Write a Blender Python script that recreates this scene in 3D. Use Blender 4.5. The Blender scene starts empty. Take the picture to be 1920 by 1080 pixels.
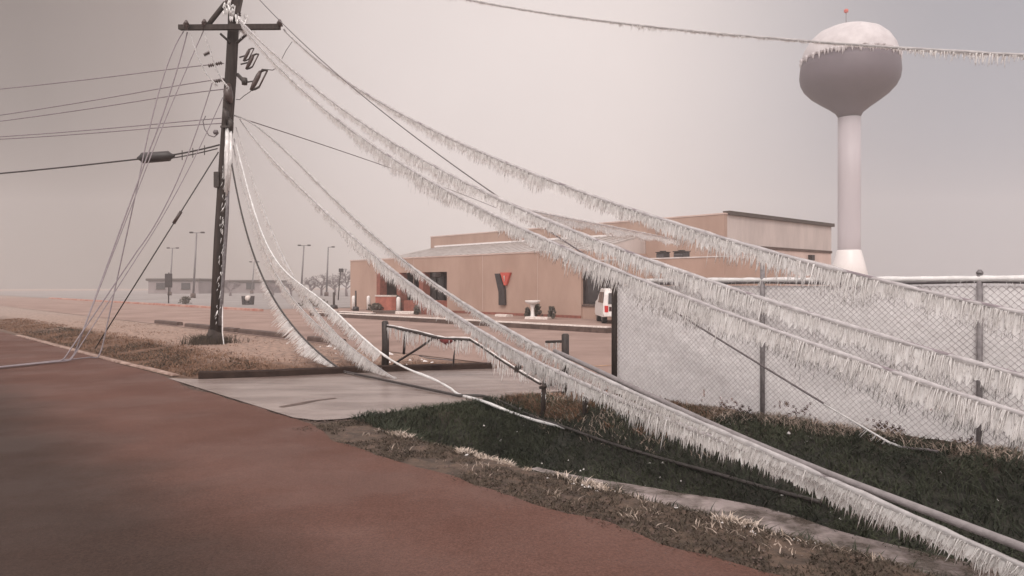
import bpy, math, random
import numpy as np
from mathutils import Vector
random.seed(7)
RNG = np.random.default_rng(11)
C = bpy.context.scene.collection
R = math.radians
sc = bpy.context.scene

# ------------------------------------------------------------------ camera
F, HY, H = 1400.0, 535.0, 1.7          # focal length in photo pixels, horizon row, eye height
cam_d = bpy.data.cameras.new('camera')
cam = bpy.data.objects.new('camera', cam_d)
C.objects.link(cam)
cam.location = (0, 0, H)
cam_d.sensor_width = 36
cam_d.lens = F / 1920 * 36
cam.rotation_euler = (R(90) - math.atan(5 / F), 0, 0)
cam_d.clip_start = 0.1
cam_d.clip_end = 3000
sc.camera = cam

# ------------------------------------------------------------------ overcast sky
SUN_EL, SUN_AZ = 42, 190               # azimuth clockwise from +Y (behind the camera, left)
wld = bpy.data.worlds.new('World')
sc.world = wld
wld.use_nodes = True
nt = wld.node_tree
nt.nodes.clear()
def wn(kind, **kw):
    n = nt.nodes.new(kind)
    for k, v in kw.items():
        setattr(n, k, v)
    return n
wl = nt.links.new
out = wn('ShaderNodeOutputWorld')
sky = wn('ShaderNodeTexSky', sky_type='NISHITA', sun_disc=False)
sky.sun_elevation = R(SUN_EL)
sky.sun_rotation = R(SUN_AZ)
bg1 = wn('ShaderNodeBackground'); bg1.inputs['Strength'].default_value = 0.06
wl(sky.outputs[0], bg1.inputs[0])
# cloud deck: pale patch ahead, duller towards the left, greyer blue towards the right
tc = wn('ShaderNodeTexCoord')
dotn = wn('ShaderNodeVectorMath', operation='DOT_PRODUCT')
v = Vector((0.06, 1.0, 0.30)).normalized()
dotn.inputs[1].default_value = v
wl(tc.outputs['Generated'], dotn.inputs[0])
ramp = wn('ShaderNodeValToRGB')
e = ramp.color_ramp.elements
e[0].position = 0.82; e[0].color = (.19, .155, .138, 1)
e[1].position = 1.0; e[1].color = (.78, .69, .66, 1)
x = ramp.color_ramp.elements.new(.885); x.color = (.28, .228, .206, 1)
x = ramp.color_ramp.elements.new(.955); x.color = (.62, .545, .52, 1)
wl(dotn.outputs['Value'], ramp.inputs[0])
sep = wn('ShaderNodeSeparateXYZ'); wl(tc.outputs['Generated'], sep.inputs[0])
mr = wn('ShaderNodeMapRange', interpolation_type='SMOOTHSTEP')
mr.inputs[1].default_value = .12; mr.inputs[2].default_value = .55
wl(sep.outputs['X'], mr.inputs[0])
mixc = wn('ShaderNodeMix', data_type='RGBA')
wl(mr.outputs[0], mixc.inputs[0]); wl(ramp.outputs[0], mixc.inputs[6])
mixc.inputs[7].default_value = (.33, .325, .355, 1)
# unseen sky behind the camera, brightened to light the faces turned this way
mb_ = wn('ShaderNodeMapRange', interpolation_type='SMOOTHSTEP')
mb_.inputs[1].default_value = .55; mb_.inputs[2].default_value = -.25
wl(sep.outputs['Y'], mb_.inputs[0])
mixb = wn('ShaderNodeMix', data_type='RGBA')
wl(mb_.outputs[0], mixb.inputs[0]); wl(mixc.outputs[2], mixb.inputs[6])
mixb.inputs[7].default_value = (1.35, 1.25, 1.225, 1)
# overcast skies brighten towards the zenith
mz = wn('ShaderNodeMapRange', interpolation_type='SMOOTHSTEP')
mz.inputs[1].default_value = .36; mz.inputs[2].default_value = .95
mz.inputs[3].default_value = 0.0; mz.inputs[4].default_value = 1.0
wl(sep.outputs['Z'], mz.inputs[0])
mixz = wn('ShaderNodeMix', data_type='RGBA')
wl(mz.outputs[0], mixz.inputs[0]); wl(mixb.outputs[2], mixz.inputs[6])
mixz.inputs[7].default_value = (1.30, 1.19, 1.15, 1)
noi = wn('ShaderNodeTexNoise'); noi.inputs['Scale'].default_value = 2.2; noi.inputs['Detail'].default_value = 4
wl(tc.outputs['Generated'], noi.inputs['Vector'])
mn = wn('ShaderNodeMapRange'); mn.inputs[1].default_value = .3; mn.inputs[2].default_value = .7
mn.inputs[3].default_value = .95; mn.inputs[4].default_value = 1.05
wl(noi.outputs[0], mn.inputs[0])
bg2 = wn('ShaderNodeBackground'); wl(mixz.outputs[2], bg2.inputs[0]); wl(mn.outputs[0], bg2.inputs['Strength'])
mixs = wn('ShaderNodeMixShader'); mixs.inputs[0].default_value = .94
wl(bg1.outputs[0], mixs.inputs[1]); wl(bg2.outputs[0], mixs.inputs[2]); wl(mixs.outputs[0], out.inputs[0])

sd = bpy.data.lights.new('sun', 'SUN'); so = bpy.data.objects.new('sun', sd); C.objects.link(so)
sd.energy = 1.4; sd.angle = R(16); sd.color = (1, .93, .86)
az = R(SUN_AZ); el = R(SUN_EL)
sv = Vector((math.sin(az) * math.cos(el), math.cos(az) * math.cos(el), math.sin(el)))
so.rotation_euler = sv.to_track_quat('Z', 'Y').to_euler()
so.location = (-10, -10, 30)
sc.view_settings.view_transform = 'Standard'
sc.view_settings.look = 'None'
sc.view_settings.exposure = 0.22
sc.view_settings.gamma = 1
sc.cycles.transparent_max_bounces = 24
sc.cycles.max_bounces = 14
sc.cycles.diffuse_bounces = 10
sc.cycles.glossy_bounces = 4
sc.cycles.transmission_bounces = 8
sc.cycles.volume_bounces = 1
sc.cycles.volume_max_steps = 64

# ------------------------------------------------------------------ coordinates: t runs along the road, s across it
UN = (.738, .675)
UT = (-.675, .738)
def st(s, t, z=0.0):
    return Vector((UN[0] * s + UT[0] * t, UN[1] * s + UT[1] * t, z))
def to_st(x, y):
    return UN[0] * x + UN[1] * y, UT[0] * x + UT[1] * y
def t_at(px, s):
    r = (px - 960) / F
    return (UN[0] * s - r * UN[1] * s) / (-UT[0] + r * UT[1])
def at(px, py, D):
    return Vector(((px - 960) / F * D, D, H + (HY - py) / F * D))
def gnd(px, py, z=0.0):
    D = (H - z) * F / (py - HY)
    return Vector(((px - 960) / F * D, D, z))
def on_plane(px, py, A, B):
    r = (px - 960) / F
    dx, dy = B[0] - A[0], B[1] - A[1]
    k = (r * A[1] - A[0]) / (dx - r * dy)
    D = A[1] + k * dy
    return k, H + (HY - py) / F * D
def sm(a, b, x):
    q = np.clip((x - a) / (b - a), 0, 1)
    return q * q * (3 - 2 * q)

# value noise for terrain shape and colour
_LAT = RNG.random((128, 128))
def vnoise(x, y):
    x = np.asarray(x, float); y = np.asarray(y, float)
    xi = np.floor(x).astype(int); yi = np.floor(y).astype(int)
    fx = x - xi; fy = y - yi
    fx = fx * fx * (3 - 2 * fx); fy = fy * fy * (3 - 2 * fy)
    g = lambda a, b: _LAT[a % 128, b % 128]
    return (g(xi, yi) * (1 - fx) + g(xi + 1, yi) * fx) * (1 - fy) + (g(xi, yi + 1) * (1 - fx) + g(xi + 1, yi + 1) * fx) * fy
def fbm(x, y, o=4):
    r = 0; a = .5; n = 0
    for i in range(o):
        r = r + a * vnoise(x * 2 ** i + 17 * i, y * 2 ** i + 5 * i); n += a; a *= .55
    return r / n

def zt(s, t):
    """terrain height: ditch between road shoulder and fence, ending at the driveway"""
    s = np.asarray(s, float); t = np.asarray(t, float)
    dep = .46 + .20 * sm(2, 7, t)
    w = 1 - sm(7.2, 8.35, t + .25 * (fbm(s * 1.3, t * 1.3) - .5))
    prof = sm(4.75, 5.75, s) * (1 - sm(6.35, 7.75, s))
    z = -dep * prof * w
    z = z + .10 * sm(7.2, 8.2, s) * (1 - sm(8.9, 10.2, s)) * (1 - sm(6.6, 7.6, t))
    z = z + .05 * (fbm(s * 2.1, t * 2.1) - .5) * sm(4.2, 4.9, s) * (1 - sm(9.5, 10.5, s)) * w
    # bank with the pole mound beyond the driveway
    m = sm(13.6, 15.5, t) * (1 - sm(40, 60, t)) * sm(4.9, 6.6, s) * (1 - sm(9.2, 10.4, s))
    z = z + m * (.10 + .10 * fbm(s * .9, t * .5))
    return z - .012

# ------------------------------------------------------------------ mesh helpers
class MB:
    def __init__(self):
        self.v = []; self.f = []; self.smooth = []
    def add(self, vs, fs, smooth=False):
        o = len(self.v)
        self.v.extend([tuple(p) for p in vs])
        self.f.extend([tuple(i + o for i in f) for f in fs])
        self.smooth.extend([smooth] * len(fs))
    def hexa(self, p):
        """eight corners: bottom four ccw, top four ccw"""
        self.add(p, [(3, 2, 1, 0), (4, 5, 6, 7), (0, 1, 5, 4), (1, 2, 6, 5), (2, 3, 7, 6), (3, 0, 4, 7)])
    def box(self, c, sx, sy, sz, rz=0.0, bev=0.0):
        """c = centre of the base"""
        cx, cy, cz = c
        ca, sa = math.cos(rz), math.sin(rz)
        def P(x, y, z):
            return (cx + x * ca - y * sa, cy + x * sa + y * ca, cz + z)
        if bev <= 0:
            a, b = sx / 2, sy / 2
            self.hexa([P(-a, -b, 0), P(a, -b, 0), P(a, b, 0), P(-a, b, 0), P(-a, -b, sz), P(a, -b, sz), P(a, b, sz), P(-a, b, sz)])
        else:
            rings = []
            for (ins, z) in ((bev, 0), (0, bev), (0, sz - bev), (bev, sz)):
                a, b = sx / 2 - ins, sy / 2 - ins
                k = min(bev, a * .9, b * .9)
                rings.append([P(-a + k, -b, z), P(a - k, -b, z), P(a, -b + k, z), P(a, b - k, z), P(a - k, b, z), P(-a + k, b, z), P(-a, b - k, z), P(-a, -b + k, z)])
            vs = sum(rings, []); fs = []
            for r in range(3):
                for i in range(8):
                    j = (i + 1) % 8
                    fs.append((r * 8 + i, r * 8 + j, r * 8 + 8 + j, r * 8 + 8 + i))
            fs.append(tuple(range(7, -1, -1))); fs.append(tuple(range(24, 32)))
            self.add(vs, fs)
    def stbox(self, s0, s1, t0, t1, z0, z1):
        self.hexa([st(s0, t1, z0), st(s0, t0, z0), st(s1, t0, z0), st(s1, t1, z0),
                   st(s0, t1, z1), st(s0, t0, z1), st(s1, t0, z1), st(s1, t1, z1)])
    def tube(self, pts, rad, n=8, smooth=True, caps=True):
        pts = [Vector(p) for p in pts]
        m = len(pts)
        if not hasattr(rad, '__len__'):
            rad = [rad] * m
        vs = []
        up = Vector((0, 0, 1))
        prev = None
        for i in range(m):
            d = (pts[min(i + 1, m - 1)] - pts[max(i - 1, 0)])
            d = d.normalized() if d.length > 1e-9 else Vector((0, 0, 1))
            if prev is None:
                a = d.cross(up)
                if a.length < .05:
                    a = d.cross(Vector((1, 0, 0)))
            else:
                a = prev - d * prev.dot(d)
            a.normalize(); prev = a
            b = d.cross(a)
            for k in range(n):
                q = 2 * math.pi * k / n
                vs.append(pts[i] + (a * math.cos(q) + b * math.sin(q)) * rad[i])
        fs = []
        for i in range(m - 1):
            for k in range(n):
                l = (k + 1) % n
                fs.append((i * n + k, i * n + l, (i + 1) * n + l, (i + 1) * n + k))
        self.add(vs, fs, smooth)
        if caps:
            o = len(self.v) - m * n
            self.f.append(tuple(o + k for k in range(n - 1, -1, -1))); self.smooth.append(False)
            self.f.append(tuple(o + (m - 1) * n + k for k in range(n))); self.smooth.append(False)
    def lathe(self, prof, c=(0, 0, 0), n=32, smooth=True):
        """profile of (radius, z), closed at both ends"""
        vs = []; fs = []
        for r, z in prof:
            for k in range(n):
                q = 2 * math.pi * k / n
                vs.append((c[0] + max(r, 1e-4) * math.cos(q), c[1] + max(r, 1e-4) * math.sin(q), c[2] + z))
        for i in range(len(prof) - 1):
            for k in range(n):
                l = (k + 1) % n
                fs.append((i * n + k, i * n + l, (i + 1) * n + l, (i + 1) * n + k))
        fs.append(tuple(range(n - 1, -1, -1)))
        fs.append(tuple((len(prof) - 1) * n + k for k in range(n)))
        self.add(vs, fs, smooth)
    def prism(self, outline, depth_vec):
        """outline = list of 3-D points, extruded by depth_vec"""
        n = len(outline); d = Vector(depth_vec)
        vs = [Vector(p) for p in outline] + [Vector(p) + d for p in outline]
        fs = [tuple(range(n - 1, -1, -1)), tuple(range(n, 2 * n))]
        for i in range(n):
            j = (i + 1) % n
            fs.append((i, j, n + j, n + i))
        self.add(vs, fs)
    def build(self, name, mat, parent=None, loc=None):
        me = bpy.data.meshes.new(name)
        vs = self.v
        if loc is not None:
            L = Vector(loc); vs = [tuple(Vector(p) - L) for p in vs]
        me.from_pydata(vs, [], self.f)
        me.polygons.foreach_set('use_smooth', self.smooth)
        me.materials.append(mat)
        me.update()
        o = bpy.data.objects.new(name, me)
        C.objects.link(o)
        if parent is not None:
            o.parent = parent
        if loc is not None:
            o.location = loc
        return o

def empty(name, loc=(0, 0, 0)):
    o = bpy.data.objects.new(name, None); C.objects.link(o); o.location = loc
    o.empty_display_size = .2
    return o
def tag(o, label=None, cat=None, group=None, kind=None):
    if label: o['label'] = label
    if cat: o['category'] = cat
    if group: o['group'] = group
    if kind: o['kind'] = kind
    return o
def part(mb, name, mat, root):
    """world-space mesh parented to a thing placed by translation only"""
    o = mb.build(name, mat)
    o.data.transform(__import__('mathutils').Matrix.Translation(-world_loc(root)))
    o.parent = root
    return o
def world_loc(o):
    L = Vector(o.location)
    while o.parent is not None:
        o = o.parent; L = L + Vector(o.location)
    return L

# ------------------------------------------------------------------ materials
def mat(name, col, rough=.8, col2=None, scale=3.0, detail=5, bump=0.0, bscale=40.0, metal=0.0, spec=.5,
        stretch=(1, 1, 1), attr=None, lo=.38, hi=.62, bdist=.02):
    m = bpy.data.materials.new(name); m.use_nodes = True
    n = m.node_tree.nodes; l = m.node_tree.links.new
    p = n['Principled BSDF']
    p.inputs['Roughness'].default_value = rough
    p.inputs['Metallic'].default_value = metal
    p.inputs['Specular IOR Level'].default_value = spec
    p.inputs['Base Color'].default_value = (*col, 1)
    g = n.new('ShaderNodeNewGeometry')
    mp = n.new('ShaderNodeMapping'); mp.inputs['Scale'].default_value = stretch
    l(g.outputs['Position'], mp.inputs[0])
    if col2 is not None or attr:
        no = n.new('ShaderNodeTexNoise'); no.inputs['Scale'].default_value = scale; no.inputs['Detail'].default_value = detail
        no.inputs['Roughness'].default_value = .62
        l(mp.outputs[0], no.inputs['Vector'])
        r = n.new('ShaderNodeMapRange'); r.inputs[1].default_value = lo; r.inputs[2].default_value = hi
        l(no.outputs[0], r.inputs[0])
        mx = n.new('ShaderNodeMix'); mx.data_type = 'RGBA'
        l(r.outputs[0], mx.inputs[0])
        if attr:
            a = n.new('ShaderNodeAttribute'); a.attribute_name = attr
            k = n.new('ShaderNodeMix'); k.data_type = 'RGBA'; k.blend_type = 'MULTIPLY'; k.inputs[0].default_value = 1
            l(a.outputs['Color'], k.inputs[6]); k.inputs[7].default_value = (.62, .62, .62, 1)
            l(k.outputs[2], mx.inputs[6])
            k2 = n.new('ShaderNodeMix'); k2.data_type = 'RGBA'; k2.blend_type = 'MULTIPLY'; k2.inputs[0].default_value = 1
            l(a.outputs['Color'], k2.inputs[6]); k2.inputs[7].default_value = (1.35, 1.3, 1.25, 1)
            l(k2.outputs[2], mx.inputs[7])
        else:
            mx.inputs[6].default_value = (*col, 1); mx.inputs[7].default_value = (*col2, 1)
        l(mx.outputs[2], p.inputs['Base Color'])
    if bump > 0:
        b = n.new('ShaderNodeBump'); b.inputs['Strength'].default_value = bump; b.inputs['Distance'].default_value = bdist
        nb = n.new('ShaderNodeTexNoise'); nb.inputs['Scale'].default_value = bscale; nb.inputs['Detail'].default_value = 4
        l(mp.outputs[0], nb.inputs['Vector']); l(nb.outputs[0], b.inputs['Height']); l(b.outputs[0], p.inputs['Normal'])
    return m

def ice_mat(name, col, clear, rough=.18, bump=.25, bscale=60, gloss=.10):
    """frozen rain: milky, letting light through, partly clear"""
    m = bpy.data.materials.new(name); m.use_nodes = True
    n = m.node_tree.nodes; l = m.node_tree.links.new
    n.remove(n['Principled BSDF']); o = n['Material Output']
    g = n.new('ShaderNodeNewGeometry')
    d = n.new('ShaderNodeBsdfDiffuse'); d.inputs[0].default_value = (*col, 1)
    tl = n.new('ShaderNodeBsdfTranslucent'); tl.inputs[0].default_value = (*col, 1)
    m1 = n.new('ShaderNodeMixShader'); m1.inputs[0].default_value = .28
    l(d.outputs[0], m1.inputs[1]); l(tl.outputs[0], m1.inputs[2])
    gl = n.new('ShaderNodeBsdfGlossy'); gl.inputs['Roughness'].default_value = rough; gl.inputs[0].default_value = (1, .97, .95, 1)
    fr = n.new('ShaderNodeFresnel'); fr.inputs[0].default_value = 1.31
    ad = n.new('ShaderNodeMath'); ad.operation = 'ADD'; ad.inputs[1].default_value = gloss
    l(fr.outputs[0], ad.inputs[0])
    m2 = n.new('ShaderNodeMixShader'); l(ad.outputs[0], m2.inputs[0]); l(m1.outputs[0], m2.inputs[1]); l(gl.outputs[0], m2.inputs[2])
    tr = n.new('ShaderNodeBsdfTransparent')
    nz = n.new('ShaderNodeTexNoise'); nz.inputs['Scale'].default_value = 9; nz.inputs['Detail'].default_value = 3
    l(g.outputs['Position'], nz.inputs['Vector'])
    mr = n.new('ShaderNodeMapRange'); mr.inputs[1].default_value = .3; mr.inputs[2].default_value = .7
    mr.inputs[3].default_value = max(clear - .15, 0); mr.inputs[4].default_value = clear + .15
    l(nz.outputs[0], mr.inputs[0])
    m3 = n.new('ShaderNodeMixShader'); l(mr.outputs[0], m3.inputs[0]); l(m2.outputs[0], m3.inputs[1]); l(tr.outputs[0], m3.inputs[2])
    l(m3.outputs[0], o.inputs[0])
    b = n.new('ShaderNodeBump'); b.inputs['Strength'].default_value = bump; b.inputs['Distance'].default_value = .01
    nb = n.new('ShaderNodeTexNoise'); nb.inputs['Scale'].default_value = bscale; nb.inputs['Detail'].default_value = 3
    l(g.outputs['Position'], nb.inputs['Vector']); l(nb.outputs[0], b.inputs['Height'])
    for q in (d, gl):
        l(b.outputs[0], q.inputs['Normal'])
    return m

M = {}
M['ground'] = mat('soil_and_turf', (.1, .08, .06), .9, attr='Col', scale=7, detail=8, bump=.6, bscale=25)
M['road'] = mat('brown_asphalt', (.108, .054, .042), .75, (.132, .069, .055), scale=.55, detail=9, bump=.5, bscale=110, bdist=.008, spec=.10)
def dark_lane(m, edge, soft, dark):
    """darker lane of the road nearest the viewer, with a ragged soft border running along the road"""
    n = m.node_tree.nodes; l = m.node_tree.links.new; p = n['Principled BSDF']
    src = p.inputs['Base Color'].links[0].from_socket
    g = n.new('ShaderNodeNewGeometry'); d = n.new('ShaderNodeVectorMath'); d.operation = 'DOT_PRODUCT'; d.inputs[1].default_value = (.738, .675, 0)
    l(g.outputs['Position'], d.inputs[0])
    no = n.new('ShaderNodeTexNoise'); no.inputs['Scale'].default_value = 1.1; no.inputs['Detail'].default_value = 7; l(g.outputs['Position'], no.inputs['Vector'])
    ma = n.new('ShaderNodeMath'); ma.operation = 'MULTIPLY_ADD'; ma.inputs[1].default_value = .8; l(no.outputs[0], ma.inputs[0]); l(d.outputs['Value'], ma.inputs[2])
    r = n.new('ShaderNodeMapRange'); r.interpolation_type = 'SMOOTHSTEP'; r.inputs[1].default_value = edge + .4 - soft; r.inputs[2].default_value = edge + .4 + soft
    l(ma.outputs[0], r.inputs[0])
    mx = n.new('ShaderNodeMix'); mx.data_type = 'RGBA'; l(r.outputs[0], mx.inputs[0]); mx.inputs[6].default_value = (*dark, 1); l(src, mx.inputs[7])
    # fine pale aggregate
    vo = n.new('ShaderNodeTexNoise'); vo.inputs['Scale'].default_value = 55; vo.inputs['Detail'].default_value = 8; vo.inputs['Roughness'].default_value = .8; l(g.outputs['Position'], vo.inputs['Vector'])
    r2 = n.new('ShaderNodeMapRange'); r2.inputs[1].default_value = .35; r2.inputs[2].default_value = .68; r2.inputs[3].default_value = .60; r2.inputs[4].default_value = 1.42; l(vo.outputs[0], r2.inputs[0])
    mu = n.new('ShaderNodeMix'); mu.data_type = 'RGBA'; mu.blend_type = 'MULTIPLY'; mu.inputs[0].default_value = 1; l(mx.outputs[2], mu.inputs[6]); l(r2.outputs[0], mu.inputs[7])
    l(mu.outputs[2], p.inputs['Base Color'])
    # damp patches where the rain has not yet frozen
    wt = n.new('ShaderNodeTexNoise'); wt.inputs['Scale'].default_value = .7; wt.inputs['Detail'].default_value = 6; l(g.outputs['Position'], wt.inputs['Vector'])
    r3 = n.new('ShaderNodeMapRange'); r3.inputs[1].default_value = .42; r3.inputs[2].default_value = .62; r3.inputs[3].default_value = .50; r3.inputs[4].default_value = .85; l(wt.outputs[0], r3.inputs[0])
    l(r3.outputs[0], p.inputs['Roughness'])
dark_lane(M['road'], 2.1, .8, (.052, .033, .027))
M['drive'] = mat('icy_concrete', (0.2772, 0.2201, 0.1974), .27, (0.1554, 0.1109, 0.0983), scale=1.1, detail=9, bump=.2, bscale=30, lo=.40, hi=.64, stretch=(.5, 1.6, 1))
M['lot'] = mat('pink_gravel_lot', (0.3108, 0.2100, 0.1764), .8, (0.2226, 0.1445, 0.1193), scale=.45, detail=9, bump=.3, bscale=60)
M['lawn'] = mat('frozen_lawn', (0.2772, 0.2478, 0.2394), .85, (0.2184, 0.1890, 0.1806), scale=.12, detail=8, bump=.3, bscale=12)
M['water'] = mat('ditch_ice', (.40, .335, .325), .22, (.10, .078, .066), scale=3.2, detail=8, bump=.25, bscale=22, lo=.36, hi=.6)
M['kerb'] = mat('wet_kerb', (0.0638, 0.0382, 0.0314), .7, (0.1105, 0.0723, 0.0595), scale=4, bump=.4, bscale=40)
M['kerb_shade'] = mat('shaded_wet_kerb', (0.0221, 0.0119, 0.0093), .8, (0.0382, 0.0221, 0.0170), spec=.2, scale=5, bump=.4, bscale=40)  # wet brown kerb with its shadow put into the colour
M['kerb_pale'] = mat('frosted_kerb', (.42, .30, .25), .7, (.2, .12, .095), scale=5, bump=.3)
M['red_kerb'] = mat('red_kerb', (.34, .13, .10), .8, (.42, .26, .21), scale=1.5)
M['frost'] = mat('frost', (.72, .64, .60), .6, (.5, .42, .38), scale=14, bump=.5, bscale=60)
M['wood'] = mat('dark_pole_wood', (0.0467, 0.0323, 0.0272), .85, (0.0238, 0.0161, 0.0136), scale=12, stretch=(1, 1, .08), bump=.5, bscale=60)
M['metal_dk'] = mat('dark_steel', (.04, .034, .033), .5, (.06, .045, .04), scale=20, metal=.3)
M['porcelain'] = mat('brown_porcelain', (.09, .06, .055), .35, (.06, .04, .036), scale=8)
M['galv'] = mat('galvanised_steel', (.20, .185, .19), .45, (.13, .115, .12), scale=18, metal=.35)
M['post'] = mat('dull_fence_post', (.24, .218, .224), .55, (.15, .135, .14), scale=18)
M['cable'] = mat('cable_jacket', (.115, .095, .10), .5, (.17, .145, .15), scale=30)
M['cable_dk'] = mat('black_cable', (.03, .024, .023), .5, (.05, .04, .038), scale=30)
M['ice'] = ice_mat('milky_ice', (1, .985, .98), .17)
M['icicle'] = ice_mat('icicle_ice', (1, .985, .98), .17, rough=.10, bump=.15, gloss=.05)
M['sheath'] = ice_mat('glaze_ice', (.92, .89, .89), .52, rough=.10, gloss=.04)
M['icefilm'] = ice_mat('fence_ice', (1, .98, .985), .10, rough=.2, bump=.4, bscale=30)
M['hoar'] = mat('white_ice', (.82, .78, .77), .35, (.68, .63, .62), scale=25, bump=.4, bscale=70)
M['cable_mauve'] = mat('iced_cable_jacket', (.20, .165, .18), .45, (.26, .22, .235), scale=14)
M['cable_pale'] = mat('frosted_cable', (.25, .225, .228), .5, (.19, .17, .172), scale=14, bump=.2)
M['wire'] = mat('iced_fence_wire', (.44, .405, .415), .4, (.54, .505, .52), scale=30, metal=.1)
M['tan'] = mat('tan_stucco', (0.4200, 0.2898, 0.2369), .85, (0.3570, 0.2394, 0.1915), scale=.55, detail=7, stretch=(1, 1, .45), bump=.2, bscale=30)
M['tan2'] = mat('tan_stucco_upper', (0.3780, 0.2646, 0.2167), .85, (0.3276, 0.2226, 0.1814), scale=.8, detail=7, stretch=(1, 1, .2), bump=.2, bscale=30)
M['brick'] = mat('red_brown_brick', (0.2805, 0.1020, 0.0723), .85, (0.2040, 0.0723, 0.0553), scale=5)
M['panel_gray'] = mat('grey_wall_panel', (.50, .43, .405), .7, (.42, .36, .34), scale=1.2, stretch=(1, 1, .3))
M['panel_pink'] = mat('pale_wall_panel', (.56, .43, .385), .75, (.48, .365, .325), scale=1.2, stretch=(1, 1, .3))
M['trim'] = mat('dark_roof_trim', (.055, .042, .036), .6, (.08, .06, .052), scale=3)
M['metal_roof'] = mat('iced_metal_roof', (.44, .40, .385), .4, (.34, .30, .285), scale=2, metal=.1, bump=.1)
M['roof_ice'] = mat('iced_flat_roof', (.70, .64, .62), .5, (.55, .49, .47), scale=1.4)
M['glass_dk'] = mat('dark_glass', (.022, .02, .022), .12, (.04, .034, .036), scale=2, spec=.6)
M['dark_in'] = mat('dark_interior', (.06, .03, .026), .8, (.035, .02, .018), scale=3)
M['black'] = mat('black_paint', (.03, .025, .026), .5, (.045, .036, .036), scale=6)
M['red'] = mat('red_paint', (.55, .10, .07), .5, (.46, .08, .06), scale=6)
M['red_dull'] = mat('faded_red_wall', (.42, .14, .10), .8, (.34, .11, .08), scale=4)
M['rag'] = mat('dark_red_cloth', (.16, .03, .028), .9, (.11, .02, .02), scale=20)
M['white'] = mat('white_paint', (.76, .72, .70), .45, (.66, .61, .59), scale=5)
M['tank'] = mat('shaded_tank', (.105, .082, .10), .6, (.088, .068, .085), scale=.3)  # shade under the bowl is put into this colour, darker than the pedestal
M['cap_ice'] = mat('cap_ice', (.56, .52, .53), .5, (.48, .44, .45), scale=.8)
M['tower'] = mat('tower_paint', (.47, .43, .455), .5, (.42, .38, .405), scale=.4, stretch=(1, 1, .15))
M['rubber'] = mat('rubber', (.022, .02, .02), .7)
M['tail_red'] = mat('tail_lens', (.5, .03, .03), .2)
M['tail_dk'] = mat('dark_lens', (.05, .02, .02), .2)
M['shrub'] = mat('frosted_shrub', (.075, .065, .05), .85, (.13, .115, .095), scale=20)
M['bark'] = mat('bare_bark', (.20, .165, .17), .9, (.25, .21, .21), scale=10)
M['grass_dk'] = mat('dark_green_grass', (.016, .021, .012), .85, (.046, .052, .029), scale=1.3, detail=6)
M['grass_br'] = mat('brown_grass', (0.0467, 0.0340, 0.0229), .9, (0.0748, 0.0544, 0.0382), scale=2.5, detail=6)
M['grass_red'] = mat('reddish_dry_grass', (.155, .080, .047), .9, (.23, .135, .088), scale=2.0, detail=6)
M['grass_frost'] = mat('frosted_grass', (.46, .375, .32), .7, (.27, .205, .16), scale=9)
M['grass_ice'] = mat('ice_tipped_grass', (.58, .49, .43), .7, (.36, .28, .22), scale=9)
M['paint_yel'] = mat('faded_yellow_paint', (.52, .30, .15), .7, (.35, .20, .14), scale=6)
M['far_wall'] = mat('far_wall', (.27, .225, .225), .8, (.22, .18, .18), scale=.4)

# ------------------------------------------------------------------ ground, road, driveway, lot, lawn, ditch ice
def axis(lo, hi, segs):
    a = [lo]
    for (b, step) in segs:
        n = max(1, int(round((b - a[-1]) / step)))
        a += list(np.linspace(a[-1], b, n + 1)[1:])
    return np.array(a)
S_ = axis(-400, 400, [(-60, 60), (-6, 6), (3.6, .8), (9.6, .10), (12, .3), (40, 4), (120, 20), (400, 70)])
T_ = axis(-400, 400, [(-60, 60), (-12, 6), (-5, .5), (10, .14), (17, .2), (30, .5), (60, 3), (160, 20), (400, 60)])
SS, TT = np.meshgrid(S_, T_, indexing='ij')
ZZ = zt(SS, TT)
XX = UN[0] * SS + UT[0] * TT; YY = UN[1] * SS + UT[1] * TT
me = bpy.data.meshes.new('ground')
ns, ntt = SS.shape
idx = np.arange(ns * ntt).reshape(ns, ntt)
quads = np.stack([idx[:-1, :-1], idx[1:, :-1], idx[1:, 1:], idx[:-1, 1:]], -1).reshape(-1, 4)
me.from_pydata(np.stack([XX, YY, ZZ], -1).reshape(-1, 3).tolist(), [], quads.tolist())
me.polygons.foreach_set('use_smooth', [True] * len(quads))
# soil and turf colours by place
n1 = fbm(SS * .9, TT * .9, 5); n2 = fbm(SS * 3 + 9, TT * 3 + 4, 4)
def col(c): return np.array(c)[None, None, :]
cc = np.zeros(SS.shape + (3,)) + col((.078, .052, .038))                       # shoulder dirt
gm = (sm(5.0, 5.6, SS + .5 * (n2 - .5)) * (1 - sm(7.4, 8.3, SS + .9 * (n1 - .5))) * (1 - sm(7.9, 8.5, TT)))[..., None]
cc = cc * (1 - gm) + col((.020, .019, .014)) * gm                                # dark ditch turf, with the shade of the bank put into the colour
fb = (sm(7.6, 8.2, SS) * (1 - sm(8.3, 8.5, TT)))[..., None]
cc = cc * (1 - fb * sm(5.2, 6.4, TT)[..., None]) + col((.24, .12, .075)) * fb * sm(5.2, 6.4, TT)[..., None]   # red-brown dead grass
sb = (sm(-.3, .2, TT - (13.95 - .47 * (SS - 5))) * sm(4.5, 5, SS))[..., None]
cc = cc * (1 - sb) + (col((.145, .075, .045)) * (1.05 - n1[..., None] * .6)) * sb  # brown bank by the pole
kt = 13.95 - .47 * (SS - 5)
fr = (sm(1.0, 2.6, TT - kt + 1.6 * (n1 - .5)) * sm(6.0, 7.0, SS + 1.9 * (n1 - .5) + .8 * (n2 - .5)))[..., None]
cc = cc * (1 - fr) + col((.29, .20, .162)) * fr                                  # frosted verge
far = sm(20, 60, np.abs(TT) + np.maximum(SS - 30, 0))[..., None]
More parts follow.
